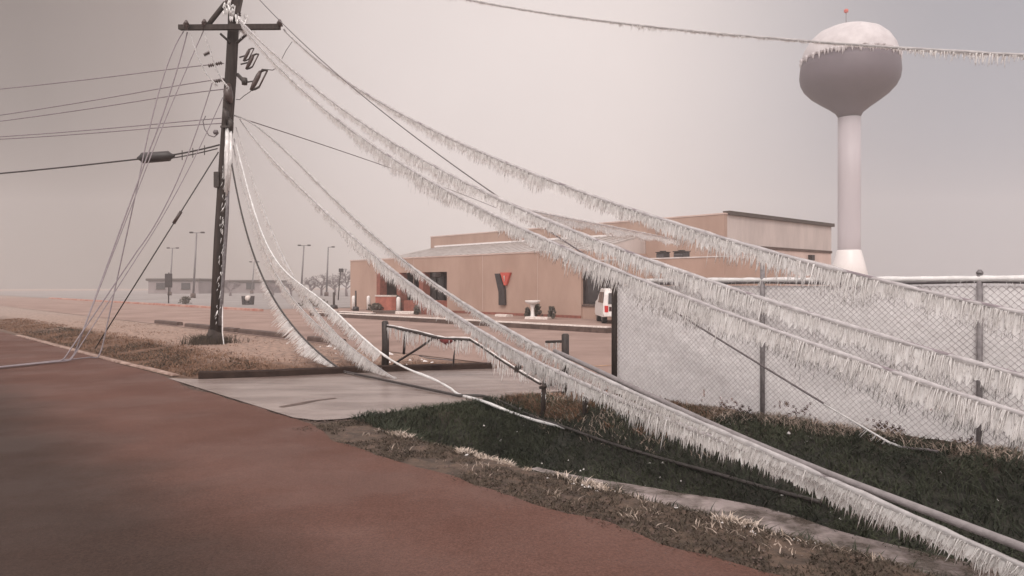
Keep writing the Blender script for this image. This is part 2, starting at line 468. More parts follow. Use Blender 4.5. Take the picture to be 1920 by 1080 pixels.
cc = cc * (1 - far * .5) + col((.30, .25, .23)) * far * .5
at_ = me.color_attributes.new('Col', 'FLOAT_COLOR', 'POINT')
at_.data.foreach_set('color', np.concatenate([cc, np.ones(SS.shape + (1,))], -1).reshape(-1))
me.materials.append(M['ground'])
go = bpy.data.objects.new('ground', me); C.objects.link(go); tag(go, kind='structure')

def sheet(name, poly, z, m):
    """flat sheet from an (s, t) outline"""
    mb = MB(); mb.add([st(a, b, z) for a, b in poly], [tuple(range(len(poly)))])
    return tag(mb.build(name, m), kind='structure')
def strip(name, edge_a, edge_b, z, m):
    """sheet between two polylines of equal length in (s, t)"""
    mb = MB(); n = len(edge_a)
    mb.add([st(a, b, z) for a, b in edge_a] + [st(a, b, z) for a, b in edge_b], [(i, i + 1, n + i + 1, n + i) for i in range(n - 1)])
    o = mb.build(name, m)
    return tag(o, kind='structure')
ea = []; eb = []
for t in np.concatenate([np.linspace(-60, -6, 10), np.arange(-5.8, 30, .12), np.linspace(31, 300, 30)]):
    s = 4.07 + .30 * sm(7.2, 8.6, t) + .25 * sm(12, 15, t) + .16 * (float(fbm(t * 1.7, 3.3)) - .5) * (1 - .6 * sm(13, 15, t)) * 1.6
    ea.append((float(s), float(t))); eb.append((-9.0, float(t)))
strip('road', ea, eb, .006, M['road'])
# driveway with a flared mouth
dn = [(4.38, 8.95), (4.50, 8.55), (4.8, 8.42), (5.6, 8.42), (6.8, 8.42), (8.4, 8.35), (10.4, 7.4), (10.9, 6.0)]
df = [(4.55, 14.3), (4.72, 14.0), (4.95, 13.7), (6.0, 13.2), (7.0, 12.85), (8.5, 12.2), (10.4, 11.2), (10.9, 11.0)]
strip('driveway', dn, df, .010, M['drive'])
sheet('parking_lot', [(10.6, -25), (28.4, -25), (28.4, 60), (20.6, 120), (10.6, 120)], .004, M['lot'])
sheet('lawn', [(21.2, 50.5), (140, 50.5), (170, 260), (21.2, 260)], .016, M['lawn'])
sheet('driveway_seam', [(4.62, 9.75), (4.95, 9.82), (5.25, 9.96), (5.6, 10.0), (5.6, 10.07), (5.2, 10.05), (4.9, 9.95), (4.62, 9.86)], .014, M['kerb'])
# ice and melt water lying in the ditch bottom
wa = []; wb = []
for t in np.arange(-30, 6.3, .12):
    w = float(fbm(t * 1.1, 6.6)); q = float(sm(6.2, 3.6, t))
    wa.append((5.98 - .42 * q * (.5 + w), float(t))); wb.append((6.05 + .40 * (.6 + .8 * w) * (.15 + 1.0 * q), float(t)))
mb = MB(); n = len(wa)
mb.add([st(a, b, -.425) for a, b in wa] + [st(a, b, -.425) for a, b in wb], [(i, i + 1, n + i + 1, n + i) for i in range(n - 1)])
tag(mb.build('ditch_water', M['water']), kind='structure')

def kerb_line(pts, w, h, m, name, z0=0.0, wob=.03):
    mb = MB()
    L = []
    for i in range(len(pts) - 1):
        a = Vector(pts[i]); b = Vector(pts[i + 1]); n = max(2, int((b - a).length / .25))
        L += [a.lerp(b, k / n) for k in range(n)]
    L.append(Vector(pts[-1]))
    ring = []
    for i, p in enumerate(L):
        d = (L[min(i + 1, len(L) - 1)] - L[max(i - 1, 0)]); d.normalize(); nn = Vector((-d.y, d.x, 0))
        hh = h + wob * (float(fbm(i * .35, h * 50 + 2)) - .5); ww = w / 2
        ring.append([p + nn * ww + Vector((0, 0, z0)), p + nn * ww * .9 + Vector((0, 0, z0 + hh * .85)), p + nn * ww * .6 + Vector((0, 0, z0 + hh)),
                     p - nn * ww * .6 + Vector((0, 0, z0 + hh)), p - nn * ww * .9 + Vector((0, 0, z0 + hh * .85)), p - nn * ww + Vector((0, 0, z0))])
    vs = sum(ring, []); fs = []
    for i in range(len(ring) - 1):
        for k in range(5):
            fs.append((i * 6 + k, (i + 1) * 6 + k, (i + 1) * 6 + k + 1, i * 6 + k + 1))
    fs.append((0, 1, 2, 3, 4, 5)); fs.append(tuple((len(ring) - 1) * 6 + k for k in range(5, -1, -1)))
    mb.add(vs, fs)
    return mb.build(name, m)
k_ = kerb_line([st(a, b - .06 if i else b, 0) for i, (a, b) in enumerate([(5.0, 13.95), (6.0, 13.4), (7.0, 13.05), (8.5, 12.4), (10.0, 11.6)])], .20, .12, M['kerb_shade'], 'driveway_kerb')
tag(k_, kind='structure')
# long lot kerb, frosted on top
k_ = kerb_line([st(20.0, 38.5, 0), st(20.4, 17.2, 0)], .30, .20, M['kerb'], 'lot_kerb'); tag(k_, kind='structure')
k_ = kerb_line([st(20.0, 38.5, 0.19), st(20.4, 17.2, 0.19)], .26, .05, M['frost'], 'lot_kerb_frost'); tag(k_, kind='structure')
k_ = kerb_line([st(20.8, 110, 0), st(20.8, 47, 0)], .34, .16, M['red_kerb'], 'red_lot_kerb'); tag(k_, kind='structure')
# pale concrete edge of the far side street mouth
k_ = kerb_line([st(4.72, 30, 0), st(4.72, 18, 0), st(4.8, 14.6, 0)], .14, .03, M['kerb_pale'], 'road_edge_strip'); tag(k_, kind='structure')

# broken wheel stops along the lot edge
ws = [(295, 337, 608, 'wheel stop left of the pole, farthest of the row along the lot edge', .9),
      (352, 398, 618, 'dark wheel stop ending just left of the utility pole', 1),
      (425, 445, 624, 'short broken wheel stop just right of the utility pole', 1),
      (452, 547, 634, 'longest dark wheel stop, second to the right of the utility pole', 1),
      (583, 642, 647, 'dark wheel stop behind the iced cables, nearest the driveway', 1)]
for x0, x1, y, lab, q in ws:
    a = t_at(x0, 10.9); b = t_at(x1, 10.9)
    o = kerb_line([st(10.9, a, 0), st(10.9, b, 0)], .28, .15, M['kerb'], 'wheel_stop')
    tag(o, lab, 'wheel stop', 'wheel stops along the lot edge')
for x0, x1, s, lab in ((640, 700, 21.2, 'frosted wheel stop in the far lot in front of the left wing'), (585, 630, 21.2, 'dark wheel stop in the far lot behind the iced cables'),
                       (1112, 1145, 15.2, None)):
    a = t_at(x0, s); b = t_at(x1, s)
    if lab:
        root = kerb_line([st(s, a, 0), st(s, b, 0)], .35, .22, M['kerb'], 'wheel_stop'); tag(root, lab, 'wheel stop', 'wheel stops along the lot edge')
        kerb_line([st(s, a, .21), st(s, b, .21)], .30, .05, M['frost'], 'frost_cap').parent = root
p0, p1 = gnd(1100, 689), gnd(1152, 686)
mb = MB(); mb.add([p0 + Vector((0, 0, .012)), p1 + Vector((0, 0, .012)), p1 + Vector((0, .12, .012)), p0 + Vector((0, .12, .012))], [(0, 1, 2, 3)])
tag(mb.build('lot_marking', M['paint_yel']), kind='structure')
#PART2

# ------------------------------------------------------------------ building
def wall_along(mb, s0, s1, t0, t1, z0, z1, holes=()):
    """wall slab between planes s0 (front) and s1, with rectangular holes (t0, t1, z0, z1)"""
    ts = sorted({t0, t1, *[h[0] for h in holes], *[h[1] for h in holes]})
    zs = sorted({z0, z1, *[h[2] for h in holes], *[h[3] for h in holes]})
    def hole(a, b):
        return any(h[0] <= a and b <= h[1] and h[2] <= c and d <= h[3] for h in holes for c, d in [(cz, dz)])
    solid = {}
    for i in range(len(ts) - 1):
        for j in range(len(zs) - 1):
            cz, dz = zs[j], zs[j + 1]
            solid[i, j] = not any(h[0] <= ts[i] + 1e-6 and ts[i + 1] <= h[1] + 1e-6 and h[2] <= cz + 1e-6 and dz <= h[3] + 1e-6 for h in holes)
    for (i, j), ok in solid.items():
        if not ok: continue
        a, b, c, d = ts[i], ts[i + 1], zs[j], zs[j + 1]
        mb.add([st(s0, b, c), st(s0, a, c), st(s0, a, d), st(s0, b, d)], [(0, 1, 2, 3)])
        mb.add([st(s1, a, c), st(s1, b, c), st(s1, b, d), st(s1, a, d)], [(0, 1, 2, 3)])
        for di, dj, q in ((-1, 0, [(s0, a, c), (s1, a, c), (s1, a, d), (s0, a, d)]), (1, 0, [(s1, b, c), (s0, b, c), (s0, b, d), (s1, b, d)]),
                          (0, -1, [(s0, a, c), (s0, b, c), (s1, b, c), (s1, a, c)]), (0, 1, [(s0, b, d), (s0, a, d), (s1, a, d), (s1, b, d)])):
            if not solid.get((i + di, j + dj), False):
                mb.add([st(*p) for p in q], [(0, 1, 2, 3)])

SF = 28.5
tA0, tA1 = 25.9, 48.9                   # left wing
eT0, eT1 = t_at(838, SF), t_at(712, SF)  # entrance recess
b0 = st(SF, tA0, 0)
B = empty('community_building', b0)
tag(B, 'tan stucco hall with low wings, raised rear block and letter Y on its front', 'building')
mb = MB()
wall_along(mb, SF, SF + .3, tA0, tA1, -.1, 3.48, [(eT0, eT1, -.1, 2.55)])
mb.stbox(SF + .3, 33.995, tA1 - .3, tA1, -.1, 3.47)
mb.stbox(SF + .3, 33.995, tA0, tA0 + .3, -.1, 3.47)
part(mb, 'front_wall', M['tan'], B)
mb = MB()
for a, b in ((SF - .03, SF + .33),):
    mb.stbox(a, b, tA0 - .03, tA1 + .03, 3.482, 3.56)
part(mb, 'parapet_coping', M['panel_pink'], B)
# entrance recess with pillars, doors and a dark fascia
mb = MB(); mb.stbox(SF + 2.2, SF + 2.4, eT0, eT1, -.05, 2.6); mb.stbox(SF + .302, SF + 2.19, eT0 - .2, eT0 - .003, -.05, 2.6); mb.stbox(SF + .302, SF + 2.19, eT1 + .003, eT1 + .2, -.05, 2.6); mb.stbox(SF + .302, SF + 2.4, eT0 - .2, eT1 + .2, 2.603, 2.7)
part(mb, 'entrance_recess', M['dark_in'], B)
w = eT1 - eT0
for k in range(3):
    a = eT0 + w * (.08 + .31 * k)
    mb = MB(); mb.stbox(SF + 2.12, SF + 2.195, a, a + w * .24, 0.02, 2.25)
    d = part(mb, 'entrance_door', M['glass_dk'], B)
    f = MB()
    for u0, u1, z0, z1 in ((0, .06, .02, 2.3), (w * .24 - .06, w * .24, .02, 2.3), (.063, w * .24 - .063, 2.2, 2.3), (.063, w * .24 - .063, .02, .16), (w * .12 - .03, w * .12 + .03, .163, 2.197)):
        f.stbox(SF + 2.06, SF + 2.117, a + u0, a + u1, z0, z1)
    fo = part(f, 'door_frame', M['metal_dk'], d)
for px in (712, 750, 792):
    a = t_at(px, SF)
    mb = MB(); mb.stbox(SF - .12, SF + .45, a - .22, a + .22, 0, 2.548)
    part(mb, 'entrance_pillar', M['brick'], B)
# right wing, set slightly back, with the big dark window
SB = 28.6
tB0, tB1 = t_at(1357, SB), tA0 - .004
wT0, wT1 = t_at(1168, SB), t_at(1091, SB)
mb = MB()
wall_along(mb, SB, SB + .3, tB0, tB1, -.1, 2.93, [(wT0, wT1, .72, 2.45)])
mb.stbox(SB + .302, 33.995, tB0, tB0 + .3, -.1, 2.92)
part(mb, 'wing_wall', M['tan'], B)
mb = MB(); mb.stbox(SB + .3, 33.99, tB0 + .302, tB1 - .01, 2.5, 2.72)
part(mb, 'wing_roof', M['roof_ice'], B)
mb = MB(); mb.stbox(SB - .03, SB + .33, tB0 - .03, tB1, 2.933, 2.985)
part(mb, 'wing_coping', M['roof_ice'], B)
mb = MB(); mb.stbox(SB + .14, SB + .2, wT0 + .06, wT1 - .06, .78, 2.39)
wn_ = part(mb, 'window', M['glass_dk'], B)
f = MB()
for a, b, c, d in ((wT0, wT0 + .06, .72, 2.45), (wT1 - .06, wT1, .72, 2.45), (wT0 + .063, wT1 - .063, .72, .777), (wT0 + .063, wT1 - .063, 2.393, 2.45), ((wT0 + wT1) / 2 - .03, (wT0 + wT1) / 2 + .03, .78, 2.39)):
    f.stbox(SB + .05, SB + .137, a + .004, b - .004, c + .004, d - .004)
part(f, 'window_frame', M['metal_dk'], wn_)
mb = MB(); mb.stbox(SB - .06, SB + .12, wT0 - .08, wT1 + .08, .62, .715)
part(mb, 'window_sill', M['kerb'], wn_)
# metal lean-to roof over the left wing up to the tall rear block
mb = MB()
tl0, tl1 = tA0 + .1, 45.6
mb.hexa([st(SF + .5, tl1 + 2.2, 3.42), st(SF + .5, tl0, 3.42), st(33.99, tl0, 4.50), st(33.99, tl1, 4.50),
         st(SF + .5, tl1 + 2.2, 3.50), st(SF + .5, tl0, 3.50), st(33.99, tl0, 4.58), st(33.99, tl1, 4.58)])
for k in range(27):
    a = tl0 + .4 + (tl1 - tl0) * k / 27
    mb.hexa([st(SF + .52, a + .05, 3.503), st(SF + .52, a, 3.503), st(33.98, a, 4.583), st(33.98, a + .05, 4.583),
             st(SF + .52, a + .05, 3.54), st(SF + .52, a, 3.54), st(33.98, a, 4.62), st(33.98, a + .05, 4.62)])
part(mb, 'lean_to_roof', M['metal_roof'], B)
mb = MB(); mb.stbox(SF + .31, 33.99, tA0 + .31, tA1 - .31, 3.2, 3.36)
part(mb, 'left_roof', M['roof_ice'], B)
mb = MB(); mb.stbox(33.90, 33.985, tl0, tl1 + .2, 4.585, 4.70); part(mb, 'roof_flashing', M['hoar'], B)
mb = MB(); mb.prism([st(SF + .5, tl0, 3.41), st(33.98, tl0, 4.49), st(33.98, tl0, 2.9), st(SF + .5, tl0, 2.9)], st(0, .2, 0)); part(mb, 'lean_to_gable', M['panel_gray'], B)
# tall rear block
tG0, tG1, sG0, sG1 = 21.0, 46.4, 34.0, 46.3
mb = MB()
wall_along(mb, sG0, sG0 + .3, tG0, tG1, -.1, 5.36)
mb.stbox(sG0 + .303, sG1, tG1 - .3, tG1, -.1, 5.35)
mb.stbox(sG1 - .3, sG1, tG0 + .3, tG1 - .303, -.1, 5.35)
part(mb, 'rear_block_wall', M['tan2'], B)
mb = MB(); mb.stbox(sG0 + .303, sG1, tG0 + .004, tG0 + .25, 3.85, 5.36); part(mb, 'upper_side_panel', M['panel_gray'], B)
mb = MB(); mb.stbox(sG0 + .303, sG1, tG0 + .01, tG0 + .25, -.1, 3.70); part(mb, 'lower_side_wall', M['panel_pink'], B)
mb = MB(); mb.stbox(sG0 + .303, sG1 + .01, tG0 - .05, tG0 + .25, 3.703, 3.847); part(mb, 'side_band', M['kerb'], B)
mb = MB(); mb.stbox(sG0 + .31, sG1 + .15, tG0 - .14, tG0 + .26, 5.363, 5.56); mb.stbox(sG1 - .1, sG1 + .15, tG0 + .263, tG1 + .1, 5.363, 5.56); part(mb, 'roof_trim', M['trim'], B)
mb = MB(); mb.stbox(sG0 - .03, sG0 + .305, tG0 - .03, tG1 + .03, 5.363, 5.44); part(mb, 'front_coping', M['panel_pink'], B)
mb = MB(); mb.stbox(sG0 + .31, sG1 - .11, tG0 + .27, tG1 - .1, 5.2, 5.34); part(mb, 'rear_roof', M['roof_ice'], B)
mb = MB()
mb.stbox(43.2, 43.55, tG0 - .25, tG0 - .003, 3.18, 3.52); part(mb, 'wall_light', M['black'], B)
mb = MB(); mb.stbox(39.6, 40.5, tG0 - .06, tG0 + .006, 3.1, 3.3)
for k in range(4): mb.stbox(39.63, 40.47, tG0 - .09, tG0 - .062, 3.12 + k * .045, 3.145 + k * .045)
part(mb, 'wall_vent', M['panel_gray'], B)
# downpipes and joints on the front, flood light
for px in (776, 905, 1008):
    a = t_at(px, SF); mb = MB(); mb.stbox(SF - .012, SF - .003, a - .012, a + .012, .25, 3.47); part(mb, 'wall_joint', M['panel_pink'], B)
mb = MB(); mb.stbox(SF - .05, SF - .004, tA0, eT0 - .25, -.05, .14); part(mb, 'wall_base', M['brick'], B)
a = t_at(828, SF)
mb = MB(); mb.tube([st(SF, a, 2.35), st(SF - .3, a, 2.38)], .04); mb.box(st(SF - .4, a, 2.2), .5, .3, .28, math.atan2(UN[1], UN[0]), .04)
part(mb, 'flood_light', M['black'], B)
# letter Y emblem: dark bent stroke and red triangle
def wp(px, py, off=0.0):
    a = t_at(px, SF); D = UN[1] * SF + UT[1] * a
    return st(SF - off, a, H + (HY - py) / F * D)
emb = empty('wall_emblem', (0, 0, 0)); emb.parent = B
dv = st(-.16, 0, 0)
ol = [wp(931.5, 513, .02), wp(940, 513, .02), wp(949.5, 544, .02), wp(950, 572, .02), wp(939, 572, .02), wp(939, 548, .02)]
mb = MB(); mb.prism(ol[::-1], dv); part(mb, 'dark_stroke', M['black'], emb)
ol = [wp(942, 511, .02), wp(960, 511, .02), wp(952.5, 535, .02), wp(949, 535, .02)]
mb = MB(); mb.prism(ol[::-1], dv); part(mb, 'red_triangle', M['red'], emb)
ol = [wp(949.4, 517, .2), wp(951.6, 517, .2), wp(951, 528, .2)]
mb = MB(); mb.prism(ol[::-1], st(-.03, 0, 0)); part(mb, 'triangle_streak', M['panel_pink'], emb)
# rooftop units
for px, q in ((1243, .95), (1278, 1.1)):
    a = t_at(px, 31.2); c = st(31.2, a, 2.725); rz = math.atan2(UN[1], UN[0])
    mb = MB(); mb.box(c, .5 * q, .55 * q, .62, rz, .03)
    r = part(mb, 'rooftop_unit', M['black'], B)
    f = MB(); f.box(c + Vector((0, 0, .622)), .56 * q, .6 * q, .05, rz, .01); f.lathe([(.17, 0), (.17, .05), (.0, .06)], c + Vector((0, 0, .673)), 14)
    part(f, 'fan_cowl', M['metal_dk'], r)
    f = MB()
    for k in range(6): f.box(c + st(-.26 * q, 0, .08 + k * .08), .02, .44 * q, .03, rz)
    part(f, 'louvre', M['galv'], r)

# objects in front of the building
def ice_tufts(*a): pass
a = st(27.1, t_at(704, 27.1), 0); b_ = st(27.1, t_at(734, 27.1), 0)
root = empty('red_bench_wall', a)
d = (b_ - a)
mb = MB(); nrm = Vector((-d.y, d.x, 0)).normalized() * .35
mb.hexa([a, b_, b_ + nrm, a + nrm] + [p + Vector((0, 0, .95)) for p in (a, b_, b_ + nrm, a + nrm)])
part(mb, 'wall_block', M['red_dull'], root)
mb = MB(); o3 = nrm * .15
mb.hexa([p + Vector((0, 0, .953)) for p in (a - o3, b_ - o3, b_ + nrm + o3, a + nrm + o3)] + [p + Vector((0, 0, 1.05)) for p in (a - o3, b_ - o3, b_ + nrm + o3, a + nrm + o3)])
part(mb, 'snow_cap', M['frost'], root)
tag(root, 'low bright red wall with a white ice cap beside the entrance', 'low wall')
a = st(25.6, t_at(757, 25.6), 0); b_ = st(25.6, t_at(801, 25.6), 0); d = b_ - a; nrm = Vector((-d.y, d.x, 0)).normalized()
root = empty('brick_planter', a)
mb = MB()
for p, q, w in ((a, b_, .25), (a + nrm * 1.2, b_ + nrm * 1.2, .25)):
    mb.hexa([p, q, q + nrm * w, p + nrm * w] + [v_ + Vector((0, 0, .8)) for v_ in (p, q, q + nrm * w, p + nrm * w)])
dd = d.normalized() * .25
for p in (a, b_ - dd):
    p = p + nrm * .253
    mb.hexa([p, p + dd, p + dd + nrm * .944, p + nrm * .944] + [v_ + Vector((0, 0, .8)) for v_ in (p, p + dd, p + dd + nrm * .944, p + nrm * .944)])
part(mb, 'planter_wall', M['brick'], root)
mb = MB(); mb.hexa([a + nrm * .25 + dd, b_ + nrm * .25 - dd, b_ + nrm * 1.19 - dd, a + nrm * 1.19 + dd] + [v_ + Vector((0, 0, .6)) for v_ in (a + nrm * .25 + dd, b_ + nrm * .25 - dd, b_ + nrm * 1.19 - dd, a + nrm * 1.19 + dd)])
part(mb, 'planter_soil', M['frost'], root)
tag(root, 'dark red brick planter between the bollards and the tan wall', 'planter')

bol = [(663, 581, 'white bollard farthest from the entrance, beside a thin dark post'), (691, 581, 'second white bollard, in front of the left wing'),
       (719, 582, 'white bollard in front of the red wall'), (747, 586, 'white bollard in front of the brick planter')]
for i, (px, py, lab) in enumerate(bol):
    c = gnd(px, py)
    mb = MB(); mb.lathe([(.13, 0), (.13, .86), (.10, .95), (.03, .98)], c, 14)
    root = empty('bollard', c); tag(root, lab, 'bollard', 'white bollards before the entrance')
    part(mb, 'bollard_post', M['white'], root)
    mb = MB(); mb.lathe([(.2, 0), (.2, .05), (.14, .055)], c, 14); part(mb, 'bollard_base', M['kerb'], root)
c = gnd(667, 583); root = empty('marker_post', c)
mb = MB(); mb.tube([c, c + Vector((0, 0, 1.35))], .06, 8); part(mb, 'post', M['metal_dk'], root)
mb = MB(); mb.lathe([(.22, 0), (.2, .28), (.07, .3)], c, 10); part(mb, 'post_base', M['black'], root)
tag(root, 'thin dark post beside the farthest white bollard', 'post')
c = gnd(626, 579); root = empty('marker_post', c)
mb = MB(); mb.tube([c, c + Vector((0, 0, 1.2))], .08, 8); part(mb, 'post', M['metal_dk'], root)
mb = MB(); mb.lathe([(.3, 0), (.26, .25), (.08, .3)], c, 10); part(mb, 'post_base', M['black'], root)
tag(root, 'thin dark post with a block base left of the building', 'post')

k_ = kerb_line([gnd(742, 589), gnd(777, 589)], .3, .18, M['frost'], 'walk_kerb'); tag(k_, kind='structure')
k_ = kerb_line([gnd(700, 588), gnd(744, 588)], .3, .2, M['kerb'], 'walk_kerb'); tag(k_, kind='structure')
k_ = kerb_line([gnd(988, 598), gnd(1030, 599)], .5, .12, M['frost'], 'walk_kerb'); tag(k_, kind='structure')
k_ = kerb_line([gnd(934, 593), gnd(956, 594)], .5, .12, M['frost'], 'walk_kerb'); tag(k_, kind='structure')

# bird bath by the wall
c = gnd(998.5, 597); root = empty('bird_bath', c)
mb = MB(); mb.lathe([(.26, 0), (.24, .08), (.10, .13), (.085, .5), (.13, .66), (.15, .70)], c, 18); part(mb, 'pedestal', M['white'], root)
mb = MB(); mb.lathe([(.15, .703), (.34, .80), (.40, .90), (.37, .92), (.25, .86), (.02, .84)], c, 20); part(mb, 'basin', M['white'], root)
tag(root, 'white stone bird bath standing by the tan wall under the emblem', 'bird bath')

def shrub(c, w, h, lab, n=260, m='shrub'):
    root = empty('shrub', c); rr = random.Random(int(w * 1000 + c.x * 77))
    mb = MB(); tw = MB()
    for k in range(9):
        q = rr.uniform(0, 6.28); e_ = c + Vector((math.cos(q) * w * .35, math.sin(q) * w * .35, h * rr.uniform(.6, 1)))
        tw.tube([c, c.lerp(e_, .5) + Vector((0, 0, h * .08)), e_], [.018, .012, .005], 5)
    for k in range(n):
        q = rr.uniform(0, 6.28); z = rr.random() ** .8; r = w / 2 * math.sqrt(rr.random()) * (1 - .55 * z ** 2) * (.75 + .25 * math.sin(3 * q + c.x))
        p = c + Vector((math.cos(q) * r, math.sin(q) * r, .03 + h * z * .95)); s_ = rr.uniform(.05, .11)
        d1 = Vector((rr.gauss(0, 1), rr.gauss(0, 1), rr.gauss(0, 1))).normalized() * s_
        d2 = d1.cross(Vector((rr.gauss(0, 1), rr.gauss(0, 1), rr.gauss(0, 1)))).normalized() * s_ * .6
        mb.add([p - d1, p + d2, p + d1, p - d2], [(0, 1, 2, 3)])
    part(tw, 'stem', M['bark'], root); part(mb, 'foliage', M[m], root)
    tag(root, lab, 'shrub', 'shrubs along the building')
shrub(gnd(1003, 596) + Vector((.05, .3, 0)), .75, .75, 'dark round shrub just behind the bird bath')
shrub(gnd(989, 596) + Vector((0, .2, 0)), .4, .5, 'small brownish shrub left of the bird bath')
shrub(gnd(1034, 598) + Vector((0, .1, 0)), .5, .6, 'thin shrub right of the bird bath by the wall')
shrub(gnd(704, 583), 1.5, .5, 'low dark shrub spreading between the bollards', 300)
shrub(gnd(742, 583), 1.3, 1.05, 'tall leaning dark shrub between the red wall and the planter', 420)
shrub(gnd(781, 590), .5, .5, 'small dark shrub at the right end of the frosted kerb')
shrub(gnd(348, 571), 1.4, .7, 'far low shrub on the lot edge behind the pole')
shrub(gnd(593, 575), 3.2, .6, 'dark low shrub on the far lot edge left of the building', 500)

# parked white van behind the fence post, rear towards us
vD = 32.8; vx0 = (1131 - 960) / F * vD
van = empty('parked_van', (vx0, vD, 0))
tag(van, 'white van parked against the building beside the fence end post, seen from behind', 'van')
W_, L_, = 1.75, 3.3
prof = [(0.0, .42), (.03, .80), (.10, 1.28), (.22, 1.50), (.5, 1.56), (1.9, 1.56), (2.45, 1.05), (3.1, .92), (3.28, .75), (3.3, .40), (3.1, .30), (.1, .30)]
n = len(prof); vs = []
for f_, ins in ((0, .06), (.06, 0), (W_ - .06, 0), (W_, .06)):
    for y, z in prof:
        k = .10 * max(0, (z - .9) / .65)
        xx = f_ + (k if f_ < W_ / 2 else -k)
        yy = y + (ins if y < 1 else -ins) * .8
        vs.append((vx0 + xx, vD + yy, z - (ins * .5 if z > 1.4 else 0)))
fs = [tuple(range(n)), tuple(range(4 * n - 1, 3 * n - 1, -1))]
for r_ in range(3):
    for i in range(n):
        j = (i + 1) % n
        fs.append((r_ * n + i, (r_ + 1) * n + i, (r_ + 1) * n + j, r_ * n + j))
mb = MB(); mb.add(vs, fs); part(mb, 'body', M['white'], van)
def vpoly(pts, off, name, m):
    mb = MB(); mb.prism([Vector(p) for p in pts], off); return part(mb, name, m, van)
for xa, xb in ((.22, .80), (.95, 1.53)):
    vpoly([(vx0 + xa, vD + .035, .88), (vx0 + xb, vD + .035, .88), (vx0 + xb - .03, vD + .118, 1.36), (vx0 + xa + .03, vD + .118, 1.36)], (0, -.035, 0), 'rear_window', M['glass_dk'])
vpoly([(vx0 + .02, vD + .25, .92), (vx0 + .075, vD + .32, 1.40), (vx0 + .075, vD + 1.0, 1.40), (vx0 + .02, vD + 1.0, .92)], (-.012, 0, 0), 'side_window', M['glass_dk'])
vpoly([(vx0 + .02, vD + 1.1, .92), (vx0 + .075, vD + 1.1, 1.40), (vx0 + .075, vD + 1.85, 1.40), (vx0 + .02, vD + 2.0, .92)], (-.012, 0, 0), 'side_window', M['glass_dk'])
for xa in (.06, 1.53):
    l_ = vpoly([(vx0 + xa, vD + .02, .52), (vx0 + xa + .16, vD + .02, .52), (vx0 + xa + .16, vD + .02, .80), (vx0 + xa, vD + .02, .80)], (0, -.04, 0), 'tail_light', M['tail_red'])
vpoly([(vx0 + .26, vD + .02, .56), (vx0 + .36, vD + .02, .56), (vx0 + .36, vD + .02, .76), (vx0 + .26, vD + .02, .76)], (0, -.03, 0), 'lamp_cluster', M['tail_dk'])
vpoly([(vx0 + .03, vD + .06, .34), (vx0 + W_ - .03, vD + .06, .34), (vx0 + W_ - .03, vD + .06, .47), (vx0 + .03, vD + .06, .47)], (0, -.14, 0), 'bumper', M['white'])
for xx in (.02, W_ - .22):
    for yy in (.62, 2.6):
        mb = MB(); c = Vector((vx0 + xx, vD + yy, .31)); mb.tube([c, c + Vector((.2, 0, 0))], .31, 20)
        t_ = part(mb, 'wheel', M['rubber'], van)
        mb = MB(); cc_ = c + (Vector((-.012, 0, 0)) if xx < 1 else Vector((.192, 0, 0))); mb.tube([cc_, cc_ + Vector((.02, 0, 0))], .19, 16); part(mb, 'rim', M['galv'], t_)

# ------------------------------------------------------------------ water tower
wx, wy = (1592 - 960) / F * 110, 110.0
T = empty('water_tower', (wx, wy, 0))
tag(T, 'white single pedestal water tower with a round ice-capped tank fading into the fog', 'water tower')
def wz(py): return H + (HY - py) / F * 110
def wr(p): return p / F * 110
prof = []
for r_, y_ in ((20, 219), (24, 212), (36, 202), (52, 191), (68, 179), (80, 166), (86, 154), (88, 142), (87, 128), (84, 112)):
    prof.append((wr(r_), wz(y_)))
mb = MB(); mb.lathe(prof, (wx, wy, 0), 48); part(mb, 'tank', M['tank'], T)
prof = [(wr(r_), wz(y_)) for r_, y_ in ((84.6, 113), (85, 108), (80, 92), (70, 75), (56, 62), (38, 54), (18, 50), (1, 49))]
mb = MB(); mb.lathe(prof, (wx, wy, 0), 48)
rr = random.Random(3)
for k in range(150):                       # frozen drips down the shoulder
    q = rr.uniform(0, 6.283); l_ = rr.uniform(.2, 1.5) * rr.uniform(.5, 1)
    pts = []
    for i in range(4):
        z = wz(109) - l_ * i / 3; r_ = wr(85.4) + .22 * (wz(109) - z) * .3 + .03
        pts.append((wx + math.cos(q) * r_, wy + math.sin(q) * r_, z))
    mb.tube(pts, [.26, .18, .10, .02], 6)
part(mb, 'ice_cap', M['cap_ice'], T)
mb = MB(); mb.lathe([(wr(20), 0), (wr(20), wz(440)), (wr(20), wz(330)), (wr(20), wz(221))], (wx, wy, 0), 32); part(mb, 'pedestal', M['tower'], T)
mb = MB(); mb.lathe([(wr(42), 0), (wr(27.5), wz(494)), (wr(21.5), wz(471)), (wr(20.3), wz(469))], (wx, wy, 0), 32); part(mb, 'base_cone', M['hoar'], T)
mb = MB(); mb.tube([(wx - .5, wy, wz(51)), (wx - .5, wy, wz(25))], .05, 6); mb.lathe([(.55, 0), (.55, .5), (.2, .75)], (wx - .3, wy, wz(54)), 12)
ms = part(mb, 'mast', M['galv'], T)
mb = MB(); mb.lathe([(.12, 0), (.30, .12), (.32, .45), (.1, .6)], (wx - .5, wy, wz(25)), 12); part(mb, 'beacon', M['red'], ms)

